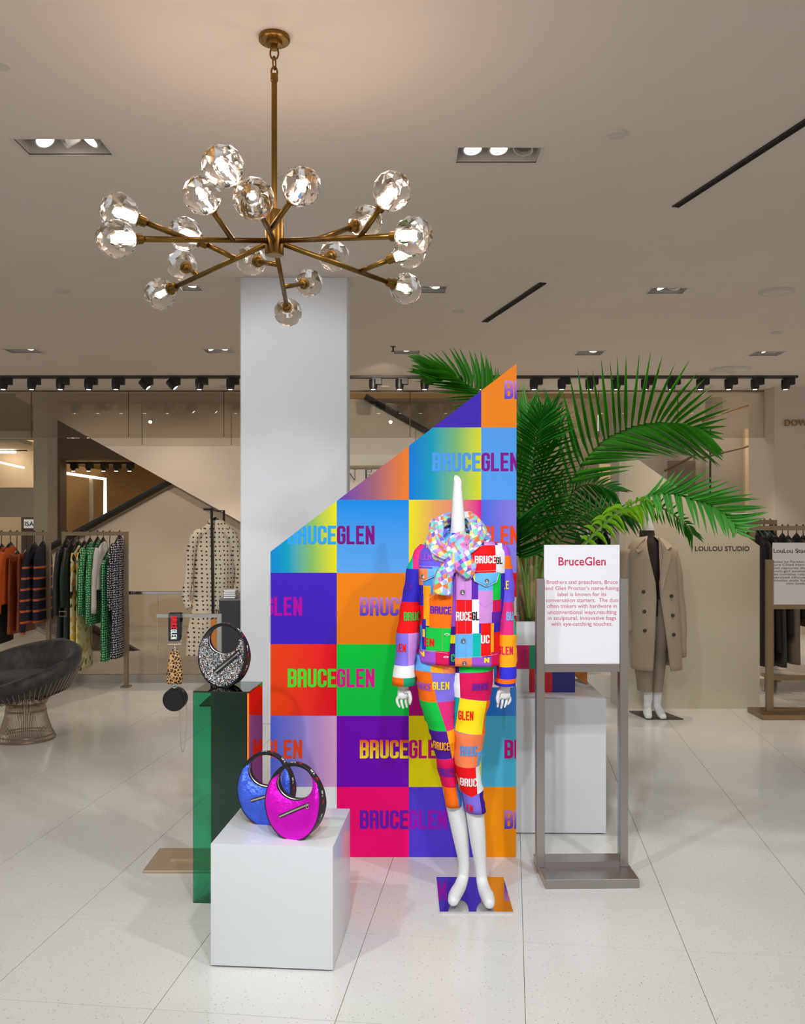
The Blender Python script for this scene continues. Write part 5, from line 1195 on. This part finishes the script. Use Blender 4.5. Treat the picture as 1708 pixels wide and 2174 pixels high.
def frond(pts, n, dirs, kx, t0=.35, wid=.020, single=True, rs=.007, droop=1, jit=.08, stemm=M_stem, lower=0.0):
    """pts: (px, py, depth) of the rachis; dirs: for each side list of (t, px dx, py dy, dz) vectors, interpolated"""
    global NLEAF
    pp = spline([P(x, y, d) - Vector(palm.location) for x, y, d in pts], 40)
    rr = [rs * (1 - .8 * i / 40) + .0015 for i in range(41)]
    fr = MB().tube(pp, rr, 8).obj('frond', stemm, palm, smooth=True); rest = MB()
    for si, side in enumerate(dirs):
        for i in range(n):
            t = t0 + (1 - t0) * (i + rp.uniform(-.2, .2)) / (n - 1); t = min(1, max(t0, t)); u = (t - t0) / (1 - t0)
            f = t * 40; k_ = min(39, int(f)); p = pp[k_].lerp(pp[k_ + 1], f - k_)
            for a, b in zip(side, side[1:]):
                if a[0] <= u <= b[0] + 1e-6:
                    g = (u - a[0]) / (b[0] - a[0]); dv = [a[j] + (b[j] - a[j]) * g for j in (1, 2, 3)]; break
            kk = (p.y + palm.location.y) / FPX
            v = Vector((dv[0] * kk, dv[2], -dv[1] * kk)); ln = v.length * rp.uniform(.92, 1.06)
            v = v.normalized() + Vector((rp.uniform(-jit, jit), rp.uniform(-jit, jit), rp.uniform(-jit, jit)))
            X = v.normalized(); T = (pp[k_ + 1] - pp[k_]).normalized(); Z = X.cross(T)
            Z = Z if Z.length > .1 else Vector((0, -1, 0.3)); Z.normalize()
            if Z.y > 0: Z = -Z
            if droop > 1: Zu = Vector((0, 0, 1)); Z = (Zu - X * Zu.dot(X)).normalized() if abs(X.z) < .9 else Z
            Y = Z.cross(X).normalized(); Z = X.cross(Y); di = min(2, droop) if rp.random() < .7 else max(0, min(2, droop - 1))
            M = Matrix((X * ln, Y * wid * (1 - lower * si) * rp.uniform(.85, 1.15), Z * ln)).transposed().to_4x4(); M.translation = p
            if single and NLEAF < 296:
                l = bpy.data.objects.new('leaflet', LM[kx, di]); COL.objects.link(l); l.parent = fr; l.matrix_local = M; NLEAF += 1
            else:
                q = leaflet_mesh((0.04, .28, .6)[di]); q.xf(M); tm = q.mesh('tmp'); rest.bm.from_mesh(tm); bpy.data.meshes.remove(tm)
    if len(rest.bm.verts): o = rest.obj('leaflets', ML[kx], fr, smooth=True); o['kind'] = 'stuff'
    else: rest.bm.free()
d0 = PD
# the big arching leaf to the right
frond([(1134, 1315, d0), (1168, 1180, d0), (1215, 1030, d0 - .03), (1262, 955, d0 - .08), (1320, 917, d0 - .12), (1385, 902, d0 - .16), (1435, 908, d0 - .2), (1478, 925, d0 - .22)], 27,
      [[(0, -45, -150, .05), (.2, -40, -170, 0), (.45, 5, -165, -.05), (.65, 80, -120, -.05), (.85, 95, -40, -.05), (1, 60, 10, 0)], [(0, 90, -20, -.25), (.15, 115, 5, -.25), (.35, 125, 55, -.2), (.6, 100, 95, -.2), (.85, 70, 60, -.15), (1, 45, 30, -.05)]], 'mid', .29, .0165, droop=0, jit=.04, lower=.42)
# drooping leaf at the far right
frond([(1140, 1315, d0), (1200, 1200, d0 - .1), (1290, 1105, d0 - .25), (1365, 1056, d0 - .35), (1420, 1047, d0 - .4), (1480, 1063, d0 - .45), (1530, 1088, d0 - .5), (1556, 1114, d0 - .5)], 22,
      [[(0, 45, -50, -.1), (.25, 75, -42, -.1), (.5, 95, -22, -.12), (.8, 80, 5, -.1), (1, 35, 30, -.05)], [(0, -2, 45, -.1), (.3, 2, 68, -.1), (.6, 18, 68, -.1), (.85, 14, 42, -.05), (1, 8, 16, 0)]], 'pale', .43, .0175, droop=1, jit=.05)
# upright leaf in front, close to the backdrop edge
frond([(1122, 1315, d0 - .05), (1120, 1220, d0 - .1), (1121, 1110, d0 - .16), (1128, 1010, d0 - .18), (1140, 930, d0 - .2), (1148, 880, d0 - .2)], 40,
      [[(0, -60, 5, -.1), (.3, -75, -22, -.05), (.7, -60, -50, 0), (1, -10, -45, 0)], [(0, 95, -25, -.15), (.3, 105, -25, -.12), (.6, 88, -42, -.1), (.9, 50, -60, 0), (1, 15, -50, 0)]], 'dark', .36, .0105, droop=1, jit=.05)
# leaf peeping over the backdrop's slope
frond([(1120, 1300, d0 + .05), (1108, 1100, d0 + .05), (1078, 940, d0), (1040, 858, d0 - .05), (1000, 822, d0 - .1), (950, 803, d0 - .15), (925, 800, d0 - .18)], 22,
      [[(0, 10, -90, 0), (.25, 0, -95, 0), (.5, -40, -70, -.05), (.8, -75, -45, -.05), (1, -55, -28, 0)], [(0, -80, 20, -.1), (.4, -120, -8, -.1), (.75, -75, -12, -.1), (1, -50, -10, -.1)]], 'mid', .46, .013, droop=0, jit=.05)
# small yellow-green leaf low in the middle
frond([(1136, 1315, d0 - .05), (1180, 1235, d0 - .2), (1240, 1158, d0 - .28), (1300, 1098, d0 - .32), (1345, 1076, d0 - .36), (1385, 1066, d0 - .38)], 14,
      [[(0, -32, -22, -.1), (.4, -42, -30, -.1), (.75, 0, -30, -.1), (1, 22, 8, -.05)], [(0, 22, 26, -.1), (.4, 38, 18, -.1), (.75, 22, 36, -.1), (1, 14, 42, -.05)]], 'yel', .42, .0085, droop=2, jit=.14)
# background leaves
frond([(1118, 1315, d0 + .05), (1100, 1150, d0 + .1), (1104, 980, d0 + .12), (1118, 880, d0 + .12)], 26, [[(0, -30, -80, 0), (1, -10, -70, 0)], [(0, 50, -110, 0), (.6, 45, -95, 0), (1, 25, -60, 0)]], 'pale', .4, .013, single=False, droop=0)
frond([(1130, 1315, d0 + .05), (1150, 1180, d0 + .1), (1185, 1080, d0 + .1), (1240, 1030, d0 + .08), (1300, 1045, d0 + .02)], 28, [[(0, -40, -80, 0), (.5, 10, -55, 0), (1, 50, -5, 0)], [(0, 85, -10, -.1), (.5, 60, 60, -.1), (1, 25, 60, -.1)]], 'dark', .35, .010, single=False, droop=1)
frond([(1132, 1315, d0), (1165, 1215, d0 - .05), (1200, 1130, d0 - .1), (1255, 1085, d0 - .12), (1330, 1090, d0 - .15)], 26, [[(0, -70, -45, 0), (.5, -25, -60, 0), (1, 45, -10, 0)], [(0, 80, 0, -.1), (.5, 55, 45, -.1), (1, 30, 45, -.1)]], 'dark', .3, .010, single=False, droop=1)
frond([(1124, 1315, d0 - .1), (1112, 1230, d0 - .2), (1100, 1170, d0 - .26), (1096, 1110, d0 - .28)], 22, [[(0, -40, -25, -.1), (1, -30, -40, -.1)], [(0, 75, -25, -.12), (1, 60, -60, -.1)]], 'dark', .6, .010, single=False, droop=1)
frond([(1140, 1315, d0 + .02), (1230, 1180, d0 - .1), (1330, 1085, d0 - .2), (1400, 1078, d0 - .25), (1450, 1110, d0 - .28), (1470, 1135, d0 - .3)], 16, [[(0, 20, -30, 0), (1, 25, 20, 0)], [(0, 14, 40, 0), (1, -2, 40, 0)]], 'dark', .55, .010, single=False, droop=1)
frond([(1126, 1315, d0 + .08), (1140, 1150, d0 + .15), (1150, 1000, d0 + .18), (1170, 880, d0 + .2)], 26, [[(0, -60, -50, 0), (1, -20, -60, 0)], [(0, 85, -60, 0), (.6, 60, -80, 0), (1, 20, -60, 0)]], 'dark', .35, .011, single=False, droop=0)
for x, y, x2 in ((1112, 1322, 1098), (1120, 1322, 1118), (1130, 1322, 1140), (1138, 1322, 1158), (1126, 1322, 1128)):
    a, b = P(x, y, d0) - Vector(palm.location), P(x2, 1180, d0) - Vector(palm.location)
    a.z = -.01; MB().tube([a, a.lerp(b, .5) + Vector((0, 0, .01)), b], [.022, .016, .008], 10).obj('stem', M_sheath if x in (1112, 1126) else M_stem, palm, smooth=True)

# ---------------------------------------------------------------- clothes racks
M_rack = mat('champagne_rail', C(150, 132, 108), 0.4, 0.7, var=.05)
M_hang = mat('hanger_black', C(28, 26, 27), 0.4)
def rack(label, x0, x1, d, ztop, depth=.45, t=.035):
    r = thing('clothes_rack', label, 'clothes rack', (x0, d, 0)); L = x1 - x0
    for x in (0, L - t):
        MB().box(x, x + t, -t / 2, t / 2, .012, ztop).obj('post', M_rack, r); MB().box(x - .02, x + t + .02, -.05, .05, 0, .012).obj('foot', M_rack, r)
    MB().box(0, L, -t / 2, t / 2, ztop, ztop + t).obj('rail', M_rack, r)
    return r
RD = 8.22; RZ = P(0, 1137, RD).z; px2x = lambda px, d=RD: P(px, 0, d).x
rack('champagne clothes rack with green and dotted garments, nearer the polka dress', px2x(132), px2x(272), RD, RZ)
rack('champagne clothes rack with orange and navy garments at the left edge', px2x(-70), px2x(107), RD, RZ)
def garment(name, label, cat, px, ytop, ybot, m, thick=.07, deep=.19, sleeve=None, d=RD, zr=None, taper=(.45, .8, 1, 1, 1.05), shoulder=True, hang=M_hang, rot=0.0, sm=None, belt=False):
    zr = RZ + .035 if zr is None else zr; thick *= .52
    x = px2x(px, d); zt, zb = P(0, ytop, d).z, P(0, ybot, d).z; L = zt - zb
    t = thing(name, label, cat, (x, d, zb), rot)
    n = 26; rings = []
    for i in range(n + 1):
        u = i / n; z = L * (1 - u)
        sh = min(1, u * L / .10) if shoulder else 1
        dy = deep * (.28 + .72 * sh ** .7) * (1 + .12 * u); tx_ = thick / 2 * (.55 + .45 * min(1, u * 5)) * (1 + .25 * u)
        rings.append(ell((0, 0, z), tx_, dy, 22, 2.6))
    me = MB().loft(rings).mesh('garment'); ruffle(me, .009, 9, px * .37, (2.4, 1, .35)); put('garment', me, m, t, smooth=True)
    if sleeve:
        ys, rs = sleeve; zs = L - P(0, ytop, d).z + P(0, ys, d).z
        pts = spline([(0, -deep * .9, L - .06), (.004, -deep - .02, L - .16), (-.008, -deep - .035, (L + zs) / 2 - .05), (-.012, -deep - .03, zs)], 14)
        me = MB().tube(pts, [rs * (.8 + .3 * sin(pi * i / 15)) for i in range(15)], 14, flat=(.62, 1.1), up=(1, 0, 0)).mesh('sleeve'); ruffle(me, .006, 14, px * .2, (1, 1, .6)); put('sleeve', me, sm or m, t, smooth=True)
    h = MB(); zh = zr - zb
    h.tube(spline([(0, 0, L - .02), (0, 0, zh - .05), (0, .018, zh - .01), (0, .002, zh + .012), (0, -.02, zh - .002)], 16), .0035, 6)
    ho = h.obj('hanger_hook', M_hang, t, smooth=True)
    MB().tube([(0, -deep * .85, L - .075), (0, -.04, L - .005), (0, 0, L + .012), (0, .04, L - .005), (0, deep * .85, L - .075)], [.012, .016, .02, .016, .012], 8, flat=(.7, 1.3), up=(1, 0, 0)).obj('hanger', hang, t, smooth=True)
    if belt:
        zb2 = P(0, 1297, d).z - zb
        MB().tube([(.0 - .03, -deep - .06, zb2 + .02), (.03, -deep - .06, zb2 + .02), (.03, -deep - .06, zb2 - .02), (-.03, -deep - .06, zb2 - .02)], .004, 6, closed=True).obj('buckle', M_chrome, t)
    return t
M_leath = mat('black_green_leather', C(38, 42, 40), 0.35, var=.15, vscale=12, bump=.2, bscale=40)
M_gdot = dots_mat('green_dots', C(0, 128, 62), C(225, 235, 220), 48, .20); M_ndot = dots_mat('navy_dots', C(26, 22, 42), C(232, 230, 235), 48, .22); M_bdot = dots_mat('beige_dots', C(205, 190, 168), C(52, 44, 40), 27, .17, .25)
def floral():
    m, N, L, b = newmat('floral_print'); tc = N.new('ShaderNodeTexCoord'); v = N.new('ShaderNodeTexVoronoi'); v.inputs['Scale'].default_value = 20; L.new(tc.outputs['Object'], v.inputs[0])
    r = N.new('ShaderNodeValToRGB'); r.color_ramp.interpolation = 'CONSTANT'; e = r.color_ramp.elements
    cs = [(0, C(232, 222, 168)), (.45, C(226, 190, 90)), (.58, C(234, 226, 190)), (.72, C(80, 120, 60)), (.80, C(225, 150, 80)), (.88, C(232, 224, 180)), (.95, C(40, 50, 45))]
    while len(e) < len(cs): e.new(.5)
    for i, (p, c) in enumerate(cs): e[i].position = p; e[i].color = c
    s = N.new('ShaderNodeSeparateColor'); L.new(v.outputs['Color'], s.inputs[0]); L.new(s.outputs[1], r.inputs['Fac']); L.new(r.outputs['Color'], b.inputs['Base Color']); b.inputs['Roughness'].default_value = .7; return m
M_flo = floral()
def stripes():
    m, N, L, b = newmat('navy_stripes'); tc = N.new('ShaderNodeTexCoord'); s = N.new('ShaderNodeSeparateXYZ'); L.new(tc.outputs['Object'], s.inputs[0])
    a = N.new('ShaderNodeMath'); a.operation = 'MULTIPLY'; a.inputs[1].default_value = 10.5; f = N.new('ShaderNodeMath'); f.operation = 'FRACT'; L.new(s.outputs[2], a.inputs[0]); L.new(a.outputs[0], f.inputs[0])
    g = N.new('ShaderNodeMath'); g.operation = 'LESS_THAN'; g.inputs[1].default_value = .2; L.new(f.outputs[0], g.inputs[0])
    h = N.new('ShaderNodeMath'); h.operation = 'LESS_THAN'; h.inputs[1].default_value = .52; L.new(s.outputs[2], h.inputs[0]); k = N.new('ShaderNodeMath'); k.operation = 'MULTIPLY'; L.new(g.outputs[0], k.inputs[0]); L.new(h.outputs[0], k.inputs[1])
    x = N.new('ShaderNodeMix'); x.data_type = 'RGBA'; x.inputs['A'].default_value = C(34, 32, 52); x.inputs['B'].default_value = C(206, 104, 52); L.new(k.outputs[0], x.inputs['Factor']); L.new(x.outputs['Result'], b.inputs['Base Color']); b.inputs['Roughness'].default_value = .9; return m
M_str = stripes()
M_or = mat('burnt_orange', C(208, 92, 28), .8, var=.1, vscale=14); M_orl = mat('cognac_leather', C(142, 66, 28), .4, var=.2, vscale=10, bump=.3, bscale=18); M_wht = mat('white_cotton', C(214, 208, 204), .8, var=.05, vscale=30); M_bkc = mat('black_cloth', C(26, 24, 26), .85, var=.2, vscale=20)
gl = 'garments on the left racks'
for a in [dict(name='leather_coat', label='black leather coat, leftmost on the nearer rack', cat='coat', px=142, ytop=1150, ybot=1356, m=M_leath, thick=.10, deep=.2, sleeve=(1300, .038)),
          dict(name='leather_coat', label='black leather coat with a silver belt buckle on the nearer rack', cat='coat', px=156, ytop=1150, ybot=1372, m=M_leath, thick=.09, deep=.2, sleeve=(1285, .04), belt=True),
          dict(name='floral_dress', label='long yellow floral dress beside the leather coats', cat='dress', px=167, ytop=1155, ybot=1420, m=M_flo, thick=.055),
          dict(name='floral_dress', label='long yellow floral dress beside the green dotted blouses', cat='dress', px=179, ytop=1155, ybot=1418, m=M_flo, thick=.06),
          dict(name='dotted_blouse', label='green dotted blouse next to the floral dress', cat='blouse', px=191, ytop=1150, ybot=1302, m=M_gdot, thick=.08, sleeve=(1298, .036)),
          dict(name='dotted_blouse', label='green dotted blouse next to the white shirt', cat='blouse', px=207, ytop=1148, ybot=1322, m=M_gdot, thick=.08, sleeve=(1318, .036)),
          dict(name='shirt', label='white long sleeved shirt between green dotted garments', cat='shirt', px=219, ytop=1149, ybot=1250, m=M_wht, thick=.09, sleeve=(1297, .034)),
          dict(name='dotted_dress', label='long green dotted dress with a ruffled hem', cat='dress', px=233, ytop=1170, ybot=1398, m=M_gdot, thick=.105, deep=.2),
          dict(name='dotted_dress', label='long navy dotted dress at the right end of the rack', cat='dress', px=254, ytop=1142, ybot=1393, m=M_ndot, thick=.125, deep=.2, sleeve=(1290, .04)),
          dict(name='blouse', label='burnt orange blouse cut by the left picture edge', cat='blouse', px=3, ytop=1162, ybot=1298, m=M_or, thick=.07, sleeve=(1300, .036)),
          dict(name='blouse', label='burnt orange blouse beside the cognac leather skirts', cat='blouse', px=22, ytop=1158, ybot=1280, m=M_or, thick=.08, sleeve=(1299, .036)),
          dict(name='trousers', label='black trousers below the orange blouses', cat='trousers', px=11, ytop=1262, ybot=1362, m=M_bkc, thick=.08, deep=.15, zr=P(0, 1255, RD).z),
          dict(name='leather_skirt', label='cognac leather skirt beside the orange blouse', cat='skirt', px=36, ytop=1176, ybot=1342, m=M_orl, thick=.09, shoulder=False, deep=.17),
          dict(name='leather_skirt', label='cognac leather skirt beside the navy striped sweaters', cat='skirt', px=56, ytop=1174, ybot=1338, m=M_orl, thick=.12, shoulder=False, deep=.17),
          dict(name='striped_sweater', label='navy sweater with orange stripes beside the leather skirt', cat='sweater', px=73, ytop=1158, ybot=1318, m=M_str, thick=.085, sleeve=(1340, .036)),
          dict(name='striped_sweater', label='navy sweater with orange stripes nearest the rack post', cat='sweater', px=91, ytop=1156, ybot=1318, m=M_str, thick=.11)]:
    a['group'] = None; a.pop('group'); garment(**a)
# right racks, mostly hidden by boards
RD2 = 8.0; RZ2 = P(0, 1113, 8.6).z
rack('bronze clothes rack behind the plain backdrop panel at right', px2x(1555, 8.6), px2x(1647, 8.6), 8.6, RZ2, t=.04)
rack('bronze clothes rack with black garments at the right edge', px2x(1591, RD2), px2x(1790, RD2), RD2, P(0, 1126, RD2).z, t=.04)
M_lblue = mat('pale_blue_cotton', C(130, 175, 195), .8, var=.06); M_greyw = mat('grey_brown_wool', C(112, 98, 86), .9, var=.1, vscale=60); M_charc = mat('charcoal_wool', C(62, 58, 58), .9, var=.1, vscale=40); M_tan = mat('tan_wool', C(150, 116, 70), .9, var=.08)
for i, px in enumerate((1594, 1604, 1613, 1622, 1634)):
    garment('shirt', 'pale blue shirt on the rack behind the plain panel, %s from its left end' % ORD[i], 'shirt', px, 1126, 1300, M_lblue if i else M_bkc, thick=.07, d=8.6, zr=RZ2 + .04)
for i, (px, yb, m, cat, des) in enumerate(((1606, 1408, M_bkc, 'coat', 'long black coat'), (1621, 1408, M_charc, 'coat', 'long charcoal coat'), (1634, 1380, M_bkc, 'jacket', 'black jacket'), (1646, 1410, M_charc, 'skirt', 'long charcoal skirt'), (1660, 1345, M_bkc, 'jacket', 'short black jacket'), (1672, 1404, M_greyw, 'skirt', 'long grey brown flared skirt'), (1690, 1310, M_bkc, 'jacket', 'black jacket near the edge'), (1704, 1328, M_tan, 'jacket', 'tan jacket cut by the edge'))):
    garment('dark_' + cat if cat != 'jacket' else 'jacket', des + ' on the right rack, %s from the post' % ORD[i], cat, px, 1140 + (4 if i % 2 else 0), yb, m, thick=.10 if i != 5 else .16, d=RD2, zr=P(0, 1126, RD2).z + .04)
bn = thing('low_bench', 'low pale bench with bronze edge under the right rack', 'bench', (P(1612, 0, 8.15).x, 8.15, 0))
zb = P(0, 1434, 8.15).z
MB().box(0, 1.0, -.1, .55, zb, zb + .02).obj('top', mat('bench_top', C(196, 186, 172), .4), bn); MB().box(0, 1.0, -.11, -.1, zb - .025, zb + .02).obj('front_edge', M_bronze, bn)
for x in (.02, .94): MB().box(x, x + .03, -.08, -.05, 0, zb).obj('leg', M_bronze, bn); MB().box(x, x + .03, .48, .51, 0, zb).obj('leg', M_bronze, bn)
# rack behind the first sign: black garments on pale hangers
RD3 = 8.36; RZ3 = P(0, 1105, RD3).z
rack('bronze clothes rack with black garments behind the palm', px2x(1130, RD3), px2x(1318, RD3), RD3, RZ3, t=.035)
for i, px in enumerate((1228, 1243, 1258, 1272, 1286, 1300, 1311)):
    garment('black_top', 'black top on a pale hanger behind the palm, %s from the left' % ORD[i], 'top', px, 1125, 1330, M_bkc, thick=.06, d=RD3, zr=RZ3 + .035, hang=M_wht)
wt = thing('low_platform', 'pale low platform behind the tall plinth', 'platform', (P(1245, 0, 7.7).x, 7.7, 0))
MB().box(-.5, .35, 0, .5, 0, P(0, 1432, 7.7).z).bevel(.004, 1).obj('body', mat('platform_pale', C(222, 214, 202), .5), wt)

# ---------------------------------------------------------------- dress on its stand, counter, box stack
DD = 7.5
kd = DD / FPX; ds = thing('garment_stand', 'black metal garment stand holding the polka dot dress', 'stand', (P(455, 0, DD).x, DD, 0))
rl = lambda x, y, d=DD: P(x, y, d) - Vector(ds.location)
MB().tube([rl(456, 1400), rl(452, 1330), rl(449, 1078)], .011, 8).obj('upright', M_black, ds); MB().tube([rl(449, 1081), rl(432, 1081)], .010, 8).obj('hook_arm', M_black, ds); MB().tube([rl(449, 1081), rl(462, 1085, DD + .3), rl(475, 1084, DD + .3), rl(475, 1115, DD + .3)], .010, 8).obj('rear_arm', M_black, ds)
MB().tube([rl(475, 1084, DD + .3), Vector((rl(475, 1084, DD + .3).x, .3, .012))], .010, 8).obj('rear_upright', M_black, ds)
MB().tube([Vector((0, 0, rl(0, 1396).z)), Vector((0, 0, .01))], .011, 8).obj('lower_upright', M_black, ds); MB().box(-.09, .06, -.15, .42, 0, .012).obj('base_plate', M_black, ds)
dr = thing('polka_dress', 'beige polka dot shirt dress hanging on the black garment stand', 'dress', (P(448, 0, DD).x, DD + .14, P(0, 1393, DD).z))
def dl(x, y, dy=0): p = P(x, y, DD); return Vector((p.x, p.y + dy, p.z)) - Vector((P(448, 0, DD).x, DD, P(0, 1393, DD).z))
rows = [(1104, 438, 466, .05), (1112, 432, 472, .06), (1122, 415, 485, .075), (1133, 407, 494, .085), (1180, 405, 494, .10), (1230, 403, 490, .11), (1270, 403, 484, .11), (1290, 399, 478, .12), (1340, 393, 462, .13), (1393, 384, 452, .13)]
me = MB().loft([ell(dl((a + b) / 2, y), (b - a) / 2 * kd, ry, 48, 2.2) for y, a, b, ry in interp(rows, 0, 40)], cap1=False).mesh('dress'); ruffle(me, .02, 9, 2, (2, 1, .25)); put('dress_body', me, M_bdot, dr, smooth=True)
for p in ([(426, 1128), (411, 1140), (401, 1180), (394, 1240), (390, 1275), (398, 1292)], [(474, 1128), (489, 1140), (499, 1180), (506, 1230), (500, 1262)]):
    me = MB().tube(spline([dl(x, y, -.06) for x, y in p], 18), [.03 + .02 * min(1, i / 4) - .018 * i / 18 for i in range(19)], 16).mesh('sleeve'); ruffle(me, .008, 12); put('sleeve', me, M_bdot, dr, smooth=True)
MB().tube([dl(435, 1112), dl(449, 1102), dl(464, 1112)], .02, 8).obj('hanger', M_black, dr, smooth=True)
CDp = 6.95
ct = thing('counter', 'black counter beside the white column', 'counter', (P(465, 0, CDp).x, CDp, 0)); hC = P(0, 1272, CDp).z
MB().box(0, .19, 0, .45, 0, hC - .012).obj('body', mat('charcoal_laminate', C(44, 44, 48), .5, var=.05), ct); MB().box(-.004, .19, -.004, .45, hC - .012, hC).obj('top', mat('counter_top', C(110, 106, 106), .3), ct)
og = thing('shopping_bag', 'flat tan shopping bag standing beside the black counter', 'bag', (P(444, 0, CDp).x, CDp + .05, 0))
hO = P(0, 1317, CDp).z
MB().box(0, .066, 0, .22, 0, hO).bevel(.004, 1).obj('body', mat('tan_paper', C(190, 118, 40), .6, var=.05), og)
MB().tube([Vector((.03, .06, hO)), Vector((.03, .07, hO + .06)), Vector((.03, .14, hO + .06)), Vector((.03, .15, hO))], .003, 6).obj('handle', M_black, og)
for i in range(4):
    b = thing('box', 'white flat box on the black counter, %s' % ('bottom of the stack', 'second from the bottom of the stack', 'third from the bottom of the stack', 'top of the stack')[i], 'box', (P(473, 0, CDp).x + .003 * (i % 2), CDp + .03, hC + .0165 * i), group='boxes stacked on the counter')
    MB().box(0, .085, 0, .12, 0, .0045).obj('tray', M_greyw, b); MB().box(-.001, .086, -.001, .121, .0045, .016).obj('lid', M_board, b)

# ---------------------------------------------------------------- wire based lounge chair
CHD = 6.25
cx0 = P(55, 0, CHD).x
chair = thing('lounge_chair', 'round black velvet lounge chair on a flared wire base', 'chair', (cx0, CHD, 0), radians(-28))
M_velvet = mat('black_velvet', C(44, 41, 37), 0.5, sheen=.12, var=.85, vscale=16, bump=.4, bscale=90, aniso=(1, 1, .4))
M_wire = mat('bronze_wire', C(150, 132, 112), .3, .9)
NS = 48
def rim(a):      # a = 0 at the front
    b = (1 - cos(a)) / 2; return Vector((.345 * sin(a), -.33 * cos(a) * (1 if b > .5 else .92), .36 + .27 * b ** .55 * (1 - .10 * (abs(sin(a)))) ))
rg = []
for k_ in range(NS):
    a = 2 * pi * k_ / NS; r = rim(a); o2 = Vector((r.x, r.y, 0)).normalized(); base_ = Vector((o2.x * .17, o2.y * .17, .30))
    prof = [base_ + Vector((0, 0, -.0)), base_.lerp(r, .45) + o2 * .045 + Vector((0, 0, -.05)), r + o2 * .02 + Vector((0, 0, -.06)), r + o2 * .028, r + Vector((0, 0, .022)) - o2 * .012, r - o2 * .05 + Vector((0, 0, .0)), r - o2 * .06 + Vector((0, 0, -.06)), base_.lerp(r, .5) - o2 * .0 + Vector((0, 0, .03)), base_ + Vector((0, 0, .08))]
    rg.append(prof)
MB().loft(rg, closed=False, wrap=True).obj('tub', M_velvet, chair, smooth=True)
MB().lathe([(.001, .36), (.24, .36), (.285, .385), (.29, .415), (.265, .44), (.15, .452), (.001, .455)], 36).obj('seat_cushion', M_velvet, chair, smooth=True)
wb = MB()
for k_ in range(84):
    a = 2 * pi * k_ / 84; c, s = cos(a), sin(a)
    wb.tube([(r * c, r * s, z) for r, z in ((.19, .012), (.165, .06), (.135, .16), (.125, .23), (.15, .28), (.22, .32))], .0026, 4)
wo = wb.obj('wire_base', M_wire, chair); 
for r, z in ((.19, .012), (.178, .035), (.13, .20), (.128, .25)): MB().tube([(r * cos(a), r * sin(a), z) for a in [2 * pi * k_ / 40 for k_ in range(40)]], .005, 6, closed=True).obj('base_ring', M_wire, chair, smooth=True)
wb = MB()
for k_ in range(64):
    a = 2 * pi * k_ / 64; r = rim(a); o2 = Vector((r.x, r.y, 0)).normalized(); b0 = Vector((o2.x * .16, o2.y * .16, .29))
    wb.tube([b0, b0.lerp(r, .45) + o2 * .055 + Vector((0, 0, -.06)), r + o2 * .035 + Vector((0, 0, -.07))], .0028, 4)
wb.obj('seat_wires', M_wire, chair)
